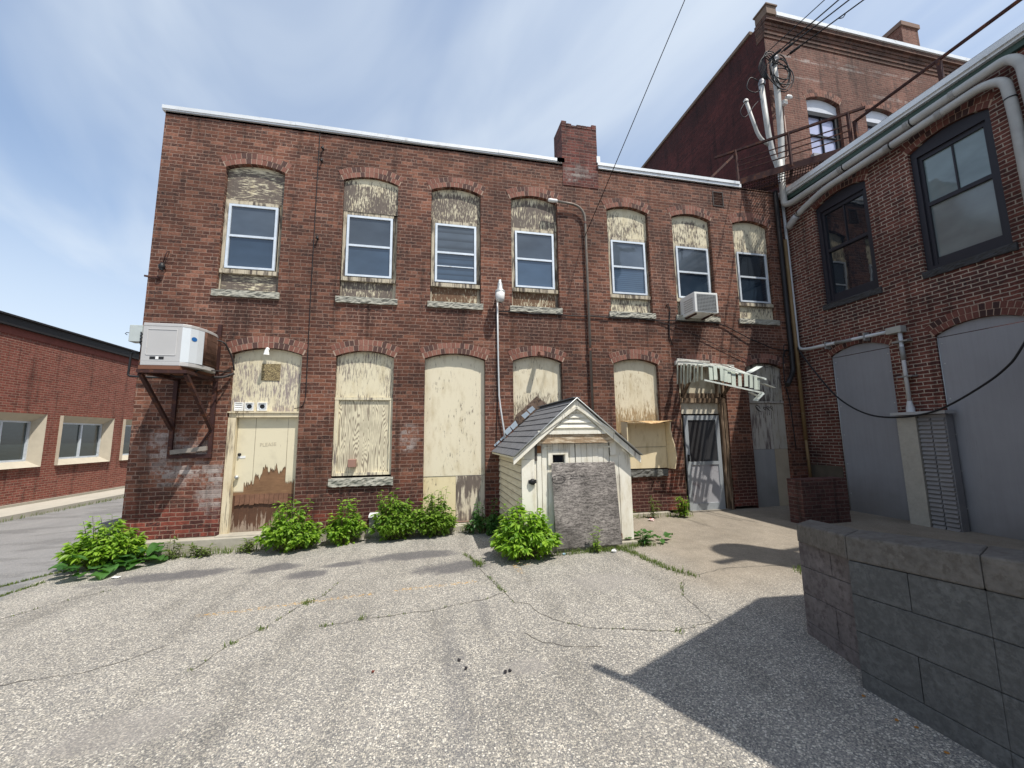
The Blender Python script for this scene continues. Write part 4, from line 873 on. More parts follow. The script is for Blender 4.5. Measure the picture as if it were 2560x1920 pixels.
cg = [(-3.463, -.66)]+foot[5:]
for z in [AZ0+.06+.1*k for k in range(6)]: mb.tube([(x+.006, y, z) for x, y in cg], .004, 5)
for a, b in zip(cg, cg[1:]):
    for k in range(5): x = a[0]+(b[0]-a[0])*k/5; y = a[1]+(b[1]-a[1])*k/5; mb.tube([(x+.007, y, AZ0+.03), (x+.007, y, AZ1-.03)], .003, 4)
mb.build('coil_guard', m_plain('coil wire', (.12, .06, .04), .7, .2), ac)
mb = MB(); mb.lathe((-3.83, -.5, AZ1+.02), [(.22, 0), (.22, .02), (.18, .03), (.02, .035)], 20); mb.build('fan_guard', BLACK, ac)
mb = MB(); mb.tube(fillet([(-3.5, -.3, 3.22), (-3.36, -.25, 3.2), (-3.3, -.06, 2.95), (-3.28, -.03, 2.75)], .15), .014, 8); mb.tube(fillet([(-4.05, -.4, 2.63), (-3.9, -.5, 2.56), (-3.6, -.6, 2.56), (-3.56, -.6, 2.66), (-3.3, -.1, 2.72)], .05), .012, 8); mb.tube(fillet([(-3.62, -.2, 2.60), (-3.4, -.1, 2.62), (-3.28, -.02, 2.70)], .05), .022, 8)
solo(mb, 'refrigerant_pipe', m_plain('pipe insulation', (.035, .03, .03), .7), 'dark bent refrigerant lines from the condenser into the door board', 'pipe')
sw = thing('switch_box', 'small weathered grey switch box on the left corner behind the condenser', 'switch box', (-4.7, -.1, 3.3))
MB().box(-4.80, -4.62, -.16, -.004, 3.18, 3.46).build('case', m_plain('switch grey', (.42, .46, .45), .6, 0, .3, 12, 0, (.25, .14, .08), .35), sw, .006)
mb = MB(); mb.tube([(-4.80, -.1, 3.33), (-4.87, -.1, 3.34), (-4.89, -.1, 3.32), (-4.86, -.1, 3.30)], .006, 6); mb.build('lever', BLACK, sw)
mb = MB()
for k in range(4): mb.tube(fillet([(-4.66, -.12, 3.22+k*.05), (-4.58, -.22, 3.1+k*.06), (-4.5, -.12, 3.2+k*.05), (-4.2, -.12, 3.1+k*.04)], .06), .012, 6)
mb.tube(fillet([(-4.70, -.03, 3.02), (-4.80, -.06, 3.02), (-4.81, -.06, 2.62), (-4.3, -.06, 2.6)], .05), .017, 8)
solo(mb, 'power_cable', CABLE, 'bundle of black cables between the switch box and the condenser', 'cable')

# ------------------------------------------------------------------ wall lamp on a conduit pole, gooseneck lamp
wl = thing('wall_lamp', 'grey yard lamp with a frosted drum lens on top of a white conduit', 'lamp', (1.4, -.1, 1.5))
mb = MB(); mb.tube([(1.345, -.04, 4.3), (1.352, -.04, 3.3), (1.365, -.04, 2.35), (1.39, -.06, 2.1), (1.45, -.05, 1.7), (1.47, -.05, 1.5)], .016, 8); mb.build('pole', PVCW, wl)
mb = MB(); mb.bar((1.345, -.02, 4.36), (1.36, -.26, 4.42), .03, .04); mb.build('arm', GALV, wl)
lc = (1.365, -.24, 4.26)
mb = MB(); mb.lathe(lc, [(.095, .10), (.10, .115), (.10, .135), (.075, .165), (.055, .19), (.05, .27), (.042, .30), (.03, .33), (.028, .37), (.001, .375)], 18); mb.build('housing', GALV, wl)
mb = MB(); mb.lathe(lc, [(.03, -.085), (.068, -.08), (.085, -.02), (.095, .099), (.02, .099)], 18); mb.build('lens', m_plain('frosted lens', (.62, .62, .6), .35, 0, .1, 30), wl)
gn = thing('gooseneck_lamp', 'tall pipe up the wall bending over to a small white lamp head', 'lamp', (3.28, -.1, 2))
path = fillet([(3.30, -.06, 1.4), (3.29, -.06, 5.8), (3.28, -.075, 6.50), (2.62, -.11, 6.53)], .32, 10)
mb = MB(); mb.tube(path, .026, 10); mb.build('pipe', m_plain('grey brown pipe', (.19, .165, .14), .6, .3, .4, 6, 0, (.14, .07, .04), .4), gn)
mb = MB(); mb.lathe((2.63, -.11, 6.53), [(.03, .02), (.036, -.0), (.04, -.15), (.028, -.18), (.001, -.185)], 12, 'x'); mb.build('lamp_head', WHITE, gn)
mb = MB()
for z in (6.1, 3.3): mb.lathe((3.285, -.06, z), [(.036, 0), (.036, .05)], 10)
split(mb, 'coupling', IRON, gn)
sl = thing('flood_lamp', 'small white flood lamp at the arch top over the torn door', 'lamp', (-2.8, 0, 3.1))
mb = MB(); mb.lathe((-2.785, -.005, 3.145), [(.032, .0), (.032, -.02), (.01, -.03)], 10, 'y'); mb.tube([(-2.785, -.02, 3.14), (-2.775, -.07, 3.12)], .012, 6); mb.build('mount', WHITE, sl)
mb = MB(); mb.lathe((-2.77, -.09, 3.03), [(.045, 0), (.042, .03), (.025, .09), (.001, .095)], 12); mb.build('head', WHITE, sl)
rb = MB(); rb.hexa([(2.17, -.20, 3.14), (2.26, -.20, 3.14), (2.25, 0, 3.19), (2.18, 0, 3.19), (2.17, -.20, 3.22), (2.26, -.20, 3.22), (2.25, 0, 3.27), (2.18, 0, 3.27)])
rbo = thing('junction_box', 'small rusty box sticking out of the arch above the shed', 'box', (2.215, 0, 3.2)); rb.build('case', m_plain('rusty box', (.24, .11, .075), .8, 0, .3, 12), rbo, .006); MB().box(2.175, 2.255, -.206, -.2005, 3.15, 3.215).build('cover', m_plain('box cover', (.30, .15, .11), .8), rbo)

# ------------------------------------------------------------------ cables on the main wall
mb = MB(); mb.tube(fillet([(-2.12, -.02, 7.55), (-2.12, -.015, 7.3), (-2.13, -.012, 4.2), (-2.12, -.015, 2.3), (-2.16, -.02, 2.12), (-2.32, .06, 2.10)], .12), .007, 6)
solo(mb, 'drop_cable', CABLE, 'thin black cable running straight down the wall left of the second window', 'cable')
mb = MB(); pts = [(1.36, -.02, 4.06)]+[(1.36+.25*k, -.03, 4.05+.012*math.sin(k*1.7)) for k in range(1, 21)]+[(6.6, -.03, 4.0), (7.2, -.05, 3.72), (7.8, -.06, 3.50), (8.2, -.1, 3.45)]
mb.tube(pts, .011, 6); mb.tube([(4.86, -.025, 4.03), (5.1, -.03, 3.98), (5.9, -.03, 3.72), (6.9, -.03, 3.3), (7.6, -.04, 3.05), (8.2, -.08, 3.2)], .006, 5)
mb.tube([(5.15, -.02, 4.4), (5.2, -.02, 4.44), (5.24, -.02, 4.3), (5.2, -.02, 4.04), (5.18, -.02, 3.7), (5.24, -.02, 3.5)], .012, 5)
solo(mb, 'wall_cable', CABLE, 'black cable strung along the wall under the upper sills to the corner', 'cable')
mb = MB(); mb.tube([(1.30, -.01, 4.05), (1.34, -.012, 3.6), (1.33, -.012, 2.2), (1.30, -.012, 1.3)], .006, 5)
solo(mb, 'lamp_cable', CABLE, 'thin black cable hanging beside the white lamp conduit', 'cable')
hk = thing('wall_hook', 'rusty wire hook and insulator hanging high on the wall above the condenser', 'hook', (-4.47, 0, 4.65))
mb = MB(); mb.tube([(-4.44, -.0, 4.83), (-4.44, -.06, 4.80), (-4.45, -.08, 4.72), (-4.47, -.06, 4.66), (-4.5, -.03, 4.6)], .009, 6); mb.tube([(-4.47+.06*math.cos(t), -.07, 4.64+.045*math.sin(t)) for t in [k*.6 for k in range(11)]], .006, 5); mb.build('wire', IRON, hk)
MB().lathe((-4.49, -.07, 4.46), [(.02, 0), (.045, .03), (.05, .08), (.03, .11), (.02, .13)], 10).build('insulator', BLACK, hk)
an = MB(); an.bar((-4.76, -.02, 4.36), (-4.56, -.02, 4.33), .02, .03); an.lathe((-4.56, -.015, 4.33), [(.03, .015), (.03, -.02), (.01, -.03)], 8, 'y')
solo(an, 'anchor_rod', IRON, 'short rusty anchor rod at the left corner of the wall', 'rod')
for (x, z) in ((-2.05, 7.12), (-2.06, 6.86), (-2.06, 5.28)):
    q = MB(); q.lathe((x, -.0, z), [(.02, .01), (.018, -.05), (.03, -.06), (.001, -.065)], 8, 'y'); q.tube([(x, -.05, z), (x+.01, -.05, z+.06)], .007, 5)
    solo(q, 'wire_knob', BLACK, 'small black wire knob on the wall right of the drop cable, one of three', 'knob', 'wire knobs beside the drop cable')

# ------------------------------------------------------------------ corner pipes and the wing's pipes
mb = MB(); mb.tube(fillet([(8.30, -.09, 7.45), (8.28, -.09, 3.0), (8.2, -.12, 2.88), (7.86, -.30, 2.62)], .12), .052, 12); solo(mb, 'drain_pipe', m_plain('black iron pipe', (.02, .018, .018), .5, .2, .4, 6), 'black iron drain pipe in the corner with a bent elbow outlet', 'pipe')
mb = MB(); mb.tube([(8.42, -.10, 6.2), (8.42, -.10, 1.4)], .04, 10); mb.tube([(8.42, -.10, 1.4), (8.44, -.10, .55)], .03, 8); solo(mb, 'tan_pipe', m_plain('tan pipe', (.20, .13, .06), .65, 0, .4, 3, 0, (.4, .36, .28), .35), 'brown painted pipe running down the corner beside the black drain pipe', 'pipe')
mb = MB(); mb.tube(fillet([(8.50, -.08, 7.3), (8.50, -.085, 3.5), (8.5, -.3, 3.46), (8.5, -1.98, 3.43)], .12), .032, 12)
wc = thing('white_conduit', 'white conduit down the corner turning along the wing above the grey door', 'conduit', (8.5, -.1, 3.4)); mb.build('pipe', PVCW, wc)
MB().box(8.44, 8.58, -2.2, -1.95, 3.37, 3.49).build('pull_box', m_plain('pull box', (.36, .36, .33), .6), wc, .006)
mb = MB(); mb.tube([(8.50, -2.14, 3.37), (8.50, -2.14, 2.1)], .032, 12); mb.lathe((8.5, -2.14, 1.9), [(.06, .0), (.06, .08), (.04, .16), (.034, .2)], 12); mb.build('down_pipe', PVCW, wc)
mb = MB()
for y in (-.75, -1.55): mb.box(8.46, 8.595, y-.012, y+.012, 3.36, 3.52)
for z in (3.2, 2.55): mb.box(8.46, 8.595, -2.26, -2.02, z-.012, z+.012)
mb.tube([(8.50, -2.14, 3.1), (8.50, -2.14, 2.85)], .036, 10); mb.tube([(8.5, -.95, 3.446), (8.5, -1.3, 3.44)], .035, 10)
split(mb, 'clamp', m_plain('clamp grey', (.25, .25, .24), .6), wc)
UP = fillet([(8.40, -.20, 8.2), (8.40, -.21, 7.05), (8.42, -.35, 7.0), (8.42, -.9, 7.01), (8.42, -4.05, 7.08), (8.42, -4.17, 6.9), (8.42, -4.22, 5.0)], .14, 8)
mb = MB(); mb.tube(UP, .07, 14); up = thing('roof_pipe', 'upper thick pale pipe running under the wing roof edge from the service mast', 'pipe', (8.42, -.2, 7)); mb.build('pipe', PVC, up)
mb = MB()
for y in (-1.55, -2.75, -3.4): mb.lathe((8.42, y, 7.01+(-y-.9)*.022), [(.078, -.03), (.078, .03)], 14, 'y')
split(mb, 'coupling', PVC, up)
mb = MB()
for y in (-1.62, -2.82): mb.lathe((8.42, y, 7.01+(-y-.9)*.022), [(.08, -.008), (.08, .008)], 14, 'y')
split(mb, 'strap', BLACK, up)
LP = fillet([(8.42, -.50, 6.62), (8.42, -.66, 6.69), (8.42, -1.15, 6.83), (8.42, -3.75, 6.90), (8.42, -3.98, 6.78), (8.42, -4.01, 6.2), (8.42, -4.01, 3.0)], .2, 8)
mb = MB(); mb.tube(LP, .066, 14); lp = thing('insulated_pipe', 'lower thick pale pipe bending down past the big wing window', 'pipe', (8.42, -.5, 6.6)); mb.build('pipe', PVC, lp)
mb = MB(); mb.tube([(8.44, -.20, 6.44), (8.43, -.24, 6.47), (8.42, -.42, 6.58), (8.42, -.47, 6.61)], [.05, .075, .078, .07], 14); mb.build('end_boot', m_plain('boot grey', (.33, .33, .33), .5), lp)
mb = MB()
for y in (-2.41, -3.2): mb.lathe((8.42, y, 6.83+(-y-1.15)*.027), [(.074, -.04), (.074, .04)], 14, 'y')
split(mb, 'coupling', PVC, lp)
mb = MB(); mb.lathe((8.42, -2.47, 6.865), [(.076, -.008), (.076, .008)], 14, 'y'); mb.lathe((8.42, -4.0, 6.45), [(.074, -.008), (.074, .008)], 14); mb.lathe((8.42, -.53, 6.64), [(.072, -.008), (.072, .008)], 14, 'y'); split(mb, 'strap', BLACK, lp)
CB = [(8.47, -.10, 3.55), (8.3, -.30, 3.37), (8.3, -.69, 2.73), (8.3, -1.01, 2.29), (8.3, -1.38, 1.99), (8.3, -1.76, 1.84), (8.3, -2.24, 1.82), (8.3, -2.69, 1.92), (8.3, -3.17, 2.19), (8.3, -3.52, 2.46), (8.3, -3.75, 2.78), (8.4, -4.3, 3.9), (8.59, -4.6, 4.6)]
def smooth(pts, n=5):
    P = [Vector(p) for p in pts]; out = []
    for i in range(len(P)-1):
        a, b, c, d = P[max(i-1, 0)], P[i], P[i+1], P[min(i+2, len(P)-1)]
        for j in range(n):
            t = j/n; out.append(.5*((2*b)+(c-a)*t+(2*a-5*b+4*c-d)*t*t+(3*b-a-3*c+d)*t**3))
    return out+[P[-1]]
mb = MB(); mb.tube(smooth(CB), .016, 8); solo(mb, 'hanging_cable', CABLE, 'thick black cable sagging across the grey doors of the wing', 'cable')
mb = MB(); mb.tube(smooth([(8.2, -.06, 3.5), (8.08, -.05, 3.3), (8.06, -.05, 2.7), (8.14, -.05, 2.2), (8.18, -.05, 1.2)]), .012, 6); mb.tube(smooth([(8.2, -.08, 3.6), (8.05, -.12, 3.55), (8.1, -.1, 3.3), (8.25, -.12, 3.45)]), .009, 6)
solo(mb, 'loose_cable', CABLE, 'loose black cable hanging down the boarded doorway in the corner', 'cable')

# ------------------------------------------------------------------ service masts and wires
sm = thing('service_mast', 'pair of pale service conduits with coiled wires at the corner of the tall mill', 'mast', (8.5, -.15, 7.6))
mb = MB(); mb.tube(fillet([(8.18, -.12, 10.3), (8.22, -.14, 8.95), (8.28, -.15, 8.4), (8.36, -.17, 8.1), (8.4, -.19, 7.75)], .2), .06, 12); mb.build('conduit', PVC, sm)
mb = MB(); mb.tube(fillet([(8.60, -.15, 11.0), (8.62, -.15, 10.2), (8.58, -.16, 9.0), (8.46, -.18, 8.0), (8.42, -.19, 7.6)], .3), .07, 12); mb.build('conduit', PVC, sm)
mb = MB(); mb.lathe((8.60, -.17, 11.0), [(.08, 0), (.11, .04), (.10, .14), (.05, .2)], 12); mb.lathe((8.18, -.14, 10.3), [(.07, 0), (.085, .06), (.05, .16)], 12); split(mb, 'weather_head', m_plain('weather head', (.2, .2, .21), .5, .3), sm)
mb = MB(); rr = random.Random(3)
for k in range(6):
    cx, cz, r1 = 8.68+rr.uniform(-.1, .12), 10.7+rr.uniform(-.15, .15), rr.uniform(.22, .36); ph = rr.uniform(0, 6)
    mb.tube([(cx+r1*math.cos(t+ph), -.22+.04*math.sin(2*t+k), cz+1.2*r1*math.sin(t+ph)) for t in [j*.35 for j in range(19)]], .014, 5)
for k in range(5):
    mb.tube(smooth([(8.2+.03*k, -.18, 10.45), (8.05+.05*k, -.22, 10.7+.1*k), (8.2+.08*k, -.25, 11.0+.05*k), (8.45+.04*k, -.24, 10.9), (8.62, -.22, 11.1)]), .012, 5)
mb.tube(smooth([(8.15, -.12, 10.4), (7.9, -.1, 10.5), (7.78, -.08, 10.2), (8.0, -.1, 10.1), (8.2, -.14, 10.25)]), .012, 5)
mb.build('coiled_wire', CABLE, sm)
bc = thing('bent_conduit', 'thin bent grey conduit left of the twin service conduits', 'conduit', (8.2, -.1, 8.6))
mb = MB(); mb.tube(fillet([(7.72, -.08, 9.8), (7.94, -.09, 9.0), (8.02, -.1, 8.82), (8.23, -.12, 8.66)], .12), .04, 10); mb.lathe((7.71, -.08, 9.80), [(.055, 0), (.06, .04), (.03, .08)], 10); mb.build('pipe', PVC, bc)
mb = MB(); mb.tube(smooth([(7.72, -.1, 9.84), (7.5, -.1, 9.5), (7.62, -.1, 9.35), (7.95, -.1, 9.75), (8.15, -.12, 9.95)]), .008, 5); mb.build('wire', CABLE, bc)
cm_ = thing('security_camera', 'white security camera on the mill wall right of the service mast', 'camera', (9.0, 0, 10.1))
mb = MB(); mb.box(8.90, 9.02, -.06, .05, 10.0, 10.12); mb.build('base', WHITE, cm_, .01)
mb = MB(); mb.lathe((8.99, -.13, 10.12), [(.03, -.09), (.05, -.06), (.055, .03), (.03, .08)], 14, 'x'); mb.build('body', WHITE, cm_)
mb = MB(); mb.tube(fillet([(8.96, .03, 10.0), (8.95, .03, 8.62), (8.70, .0, 8.32)], .1), .016, 6); mb.build('cable_conduit', m_plain('copper conduit', (.30, .2, .16), .6), cm_)
WIRES = [((8.25, -.25, 11.09), (8.11, -3.0, 10.44)), ((8.35, -.25, 10.95), (8.73, -3.0, 10.73)), ((8.76, -.25, 11.25), (8.93, -3.0, 10.63)), ((8.92, -.25, 11.18), (9.57, -3.0, 10.89))]
for k, (a, b) in enumerate(WIRES):
    a = Vector(a); b = Vector(b); e = a+(b-a)*1.9; mb = MB(); mb.tube([a, b, e], .016 if k else .011, 6)
    if k == 3: mb.tube(smooth([a+(b-a)*.4, a+(b-a)*.43+Vector((0, 0, -.06)), a+(b-a)*.45+Vector((0, 0, -.02))]), .01, 5)
    if k: mb.tube([a+(b-a)*.03, a+(b-a)*.11], .035, 6)
    solo(mb, 'overhead_wire', CABLE, ['highest and thinnest overhead wire leaving the service mast', 'second overhead wire from the left leaving the service mast', 'third overhead wire from the left leaving the service mast', 'lowest overhead wire leaving the service mast with a hanging tail'][k], 'wire', 'wires from the service mast')
mb = MB(); a = Vector((3.25, -.08, 5.78)); b = Vector((5.01, -4, 11.34)); mb.tube([a, b, a+(b-a)*1.3], .0075, 6); solo(mb, 'guy_wire', CABLE, 'single thin wire rising from the gooseneck pipe steeply across the sky', 'wire')

# ------------------------------------------------------------------ catwalk and roof rails
cw = thing('catwalk', 'rusty iron catwalk with grating floor crossing the corner between two roofs', 'catwalk', (8, -.7, 7.65))
A0 = Vector((7.33, .05, 7.65)); B0 = Vector((8.95, -1.50, 7.65)); dr_ = (B0-A0).normalized(); pr_ = Vector((-dr_.y, dr_.x, 0)); wd = .62
mb = MB(); mb.bar(A0, B0, .03, .16); mb.bar(A0+pr_*wd+dr_*.0, B0+pr_*wd, .03, .16); mb.bar(A0, A0+pr_*wd, .03, .12); mb.bar(A0.lerp(B0, .5), A0.lerp(B0, .5)+pr_*wd, .03, .1); mb.build('side_beam', IRON, cw)
mb = MB(); L = (B0-A0).length; n = int(L/.05)
for i in range(n): p = A0+dr_*(i+.5)*L/n+Vector((0, 0, -.02)); mb.bar(p+pr_*.02, p+pr_*(wd-.02), .012, .03)
for k in range(1, 5): mb.bar(A0+pr_*wd*k/5+Vector((0, 0, -.045)), B0+pr_*wd*k/5+Vector((0, 0, -.045)), .01, .02)
mb.build('grating', IRON, cw)
mb = MB()
for f_ in (.02, .5, .98):
    p = A0.lerp(B0, f_); mb.bar(p, p+Vector((0, 0, .85)), .05, .05)
split(mb, 'post', IRON, cw)
mb = MB(); mb.bar(A0+Vector((-.3, .3, .84)), B0+dr_*.25+Vector((0, 0, .84)), .05, .05)
for z in (.28, .42, .56): mb.bar(A0.lerp(B0, .02)+Vector((0, 0, z)), A0.lerp(B0, .98)+Vector((0, 0, z)), .02, .02)
mb.build('handrail', IRON, cw)
mb = MB(); mb.bar(A0+Vector((.05, 0, .78)), (6.55, .15, 7.62), .04, .05); mb.build('brace', IRON, cw)
rl = thing('roof_railing', 'dark iron handrail with two bars along the wing roof', 'railing', (9, -3, 7.3))
mb = MB(); mb.tube([(9, -1.5, 8.25), (9, -6.1, 8.25)], .032, 8); mb.tube([(9, -1.5, 7.83), (9, -6.1, 7.83)], .02, 8); split(mb, 'rail', IRON, rl)
mb = MB()
for y in (-1.53, -3.0, -4.5, -6.0): mb.box(8.97, 9.03, y-.03, y+.03, 7.3, 8.25)
split(mb, 'post', IRON, rl)

# ------------------------------------------------------------------ window AC
wa = thing('window_unit', 'white window air conditioner sticking out of the sixth upper window', 'air conditioner', (5.85, -.2, 4.15))
mb = MB(); mb.box(5.54, 6.11, -.46, .05, 4.13, 4.58); mb.build('case', m_plain('ac white', (.70, .70, .67), .5, 0, .12, 5), wa, .012)
mb = MB()
for k in range(12): mb.box(5.60, 6.06, -.471, -.4605, 4.17+k*.031, 4.182+k*.031)
for k in range(13): mb.box(5.60+k*.0372, 5.606+k*.0372, -.4725, -.4712, 4.17, 4.53)
mb.build('grille', m_plain('grille grey', (.30, .31, .31), .5), wa)
MB().box(5.597, 6.062, -.4645, -.4602, 4.165, 4.535).build('grille_back', m_plain('grille back', (.05, .055, .055), .7), wa)
mb = MB()
for k in range(6): mb.box(5.528, 5.5405, -.40, -.10, 4.2+k*.05, 4.215+k*.05)
mb.build('side_louver', m_plain('louver shade', (.45, .45, .43), .5), wa)
mb = MB(); mb.bar((5.6, -.02, 4.10), (5.6, -.4, 4.115), .03, .03); mb.bar((6.0, -.02, 4.10), (6.0, -.4, 4.115), .03, .03); split(mb, 'support', IRON, wa)

# ------------------------------------------------------------------ awning
aw = thing('broken_awning', 'collapsed pale green slatted aluminium awning over the storm door', 'awning', (5.95, 0, 2.9))
AG = m_plain('awning green', (.48, .53, .46), .5, .2, .25, 5, 0, (.62, .64, .56), .38); AWW = m_plain('awning white', (.72, .76, .70), .45, .15, .2, 6)
WW = m_peel('weathered rail', (.62, .6, .55), (.3, .27, .23), .6, 4, 20, 44)
mb = MB(); mb.bar((5.27, -.04, 3.10), (6.72, -.04, 3.04), .06, .09); mb.bar((5.3, -.06, 3.17), (6.1, -.06, 3.13), .03, .05); mb.build('wall_rail', WW, aw)
rr = random.Random(12)
def knee(x): return 2.93-.20*max(0, x-5.3)+.015*math.sin(x*9)
mb = MB(); mw = MB()
x = 5.44; i = 0
while x < 6.66:
    m_ = mw if i % 2 == 0 else mb; k = knee(x); w = rr.uniform(.055, .075); yf = -.84-.03*math.sin(i); sk = rr.uniform(-.02, .02)
    if i not in (4, 9):
        m_.hexa([(x, -.06, 3.09-.03*(x-5.3)), (x+w, -.06, 3.09-.03*(x-5.3)), (x+w+sk, yf, k), (x+sk, yf, k), (x, -.06, 3.10-.03*(x-5.3)), (x+w, -.06, 3.10-.03*(x-5.3)), (x+w+sk, yf, k+.01), (x+sk, yf, k+.01)])
    dp = .27+rr.uniform(-.02, .02); sk2 = sk-.04-.03*(x-5.4)
    mb.hexa([(x+sk, yf, k), (x+w+.02+sk, yf, k), (x+w+.02+sk2, yf-.05, k-dp), (x+sk2, yf-.05, k-dp), (x+sk, yf-.01, k+.012), (x+w+.02+sk, yf-.01, k+.012), (x+w+.02+sk2, yf-.062, k-dp), (x+sk2, yf-.062, k-dp)])
    x += .112; i += 1
for (px, py, pz, ax, s) in ((6.55, -.80, 2.86, .5, .13), (6.78, -.86, 2.52, -.4, .11), (6.5, -.9, 2.28, .8, .1), (6.4, -.9, 2.33, -.5, .09)):
    c = Vector((px, py, pz)); mw.obox(c, Vector((math.cos(ax), -.2, math.sin(ax)))*s, Vector((-.1, .5, .1))*s, Vector((0, 0, .003)))
mb.build('green_slat', AG, aw); mw.build('white_slat', AWW, aw)
mb = MB()
for k in range(8):
    y = -.08-k*.108; zt = 3.06-.02*k-rr.uniform(0, .02); zb = 2.62-.005*k+rr.uniform(-.02, .02); xo = 5.24+(.012 if k % 2 else 0)
    mb.hexa([(xo, y, zb), (xo+.012, y, zb), (xo-.02, y-.078, zb), (xo-.032, y-.078, zb), (xo+.03, y, zt), (xo+.042, y, zt), (xo+.01, y-.078, zt), (xo, y-.078, zt)])
mb.build('side_slat', AG, aw)
mb = MB(); mb.bar((5.27, -.92, 2.60), (6.60, -.92, 2.36), .022, .03); mb.bar((5.30, -.86, knee(5.3)+.02), (6.75, -.86, 2.66), .02, .025); mb.bar((5.30, -.05, 3.12), (5.30, -.88, 2.94), .02, .03); mb.bar((5.5, -.5, 3.03), (6.75, -.87, 2.64), .02, .02); mb.build('front_bar', AWW, aw)
mb = MB(); mb.bar((5.40, .0, 2.36), (5.40, -.55, 2.92), .05, .05); mb.bar((6.40, .0, 2.36), (6.40, -.5, 2.80), .05, .05); mb.bar((5.4, -.03, 2.36), (5.4, -.03, 3.0), .06, .05); mb.bar((6.40, -.03, 2.36), (6.4, -.03, 2.9), .06, .05); mb.bar((6.25, -.03, 2.36), (6.25, -.03, 2.9), .05, .05); split(mb, 'wood_brace', BROWNW, aw)

# ------------------------------------------------------------------ shed
sh = thing('gabled_shed', 'small weathered cream gabled shed with grey shingles built against the brick wall', 'shed', (2.2, -1, -.1))
FY = -1.88; XL, XR = 1.38, 3.08; RX, RZ = 2.2, 2.12
mb = MB(); zt = 1.24; nb_ = 11
for k in range(nb_):
    z0 = .02+k*(zt-.02)/nb_; z1 = .02+(k+1)*(zt-.02)/nb_
    mb.hexa([(XL-.03, FY+.04, z0), (XL+.0, FY+.04, z0), (XL, -.01, z0), (XL-.03, -.01, z0), (XL-.004, FY+.04, z1), (XL+.0, FY+.04, z1), (XL, -.01, z1), (XL-.004, -.01, z1)])
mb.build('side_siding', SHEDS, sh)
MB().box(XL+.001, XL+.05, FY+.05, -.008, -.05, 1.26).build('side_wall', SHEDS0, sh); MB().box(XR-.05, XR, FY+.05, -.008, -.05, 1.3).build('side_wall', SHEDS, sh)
# roof with shingle courses
SHG = m_plain('grey shingle', (.135, .137, .145), .9, 0, .4, 25, .6)
def slope(mb, xe, ze, n=9):
    y0, y1 = -2.02, -.005; E = Vector((xe, 0, ze)); R = Vector((RX, 0, RZ)); d = (R-E)/n; nr = Vector((-(R-E).z, 0, (R-E).x)).normalized()
    if nr.z < 0: nr = -nr
    for k in range(n):
        a = E+d*k; b = E+d*(k+1.06); cuts = [y0]; yy = y0+random.uniform(.05, .3)
        while yy < y1-.05: cuts.append(yy); yy += .29
        cuts.append(y1)
        for p, q in zip(cuts, cuts[1:]):
            h = .014+random.uniform(0, .004); g = .003
            mb.hexa([(a.x, p+g, a.z), (a.x, q-g, a.z), (b.x, q-g, b.z), (b.x, p+g, b.z)]+[tuple(Vector((v.x, yv, v.z))+nr*hh) for v, yv, hh in ((a, p+g, h), (a, q-g, h), (b, q-g, .004), (b, p+g, .004))])
mb = MB(); slope(mb, 1.22, 1.27); slope(mb, 3.22, 1.25); mb.box(RX-.06, RX+.06, -2.02, -.01, RZ+.004, RZ+.02); rf = mb.build('roof', SHG, sh)
mb = MB()
for (xe, ze) in ((1.22, 1.27), (3.22, 1.25)):
    E = Vector((xe, -2.0, ze-.02)); R = Vector((RX, -2.0, RZ-.02)); mb.prism([E, R, R+Vector((0, 0, -.11)), E+Vector((0, 0, -.095))], (0, .03, 0))
bb = mb.build('barge_board', SHEDP, sh)
mb = MB(); mb.tube([(1.21, -2.03, 1.275), (RX, -2.03, RZ+.005), (3.23, -2.03, 1.255)], .012, 5); mb.build('drip_edge', GALV, rf)
mb = MB()
for (xe, ze) in ((1.22, 1.27), (3.22, 1.25)): mb.hexa([(xe, -1.98, ze-.03), (xe+(.16 if xe < 2 else -.14), -1.98, ze-.03), (xe+(.16 if xe < 2 else -.14), -.01, ze-.03), (xe, -.01, ze-.03), (xe, -1.98, ze-.005), (xe+(.12 if xe < 2 else -.12), -1.98, ze+.08), (xe+(.12 if xe < 2 else -.12), -.01, ze+.08), (xe, -.01, ze-.005)])
split(mb, 'soffit', SHEDS0, sh)
# gable
mb = MB(); mb.prism([(1.66, FY-.06, 1.60), (2.80, FY-.06, 1.60), (RX, FY-.06, RZ-.07)], (0, .05, 0)); gb = mb.build('gable', SHEDP, sh)
mb = MB()
for k in range(4):
    z = 1.68+k*.075; hw = (.33-(z-1.68)*1.08); mb.hexa([(RX-hw, FY-.10, z), (RX+hw, FY-.10, z), (RX+hw, FY-.062, z), (RX-hw, FY-.062, z), (RX-hw+.06, FY-.075, z+.07), (RX+hw-.06, FY-.075, z+.07), (RX+hw-.06, FY-.062, z+.07), (RX-hw+.06, FY-.062, z+.07)])
mb.build('gable_louver', SHEDP, gb)
mb = MB(); mb.bar((1.62, FY-.085, 1.60), (RX, FY-.085, RZ-.13), .04, .10, (0, 1, 0)); mb.bar((2.80, FY-.085, 1.60), (RX, FY-.085, RZ-.13), .04, .10, (0, 1, 0)); mb.box(1.60, 2.83, FY-.10, FY-.055, 1.585, 1.64); mb.build('gable_trim', SHEDP, gb)
MB().box(1.61, 2.80, FY-.08, FY-.02, 1.45, 1.582).build('header_beam', m_peel('raw beam', (.62, .52, .38), (.34, .24, .15), .5, 4, 30, 51), sh)
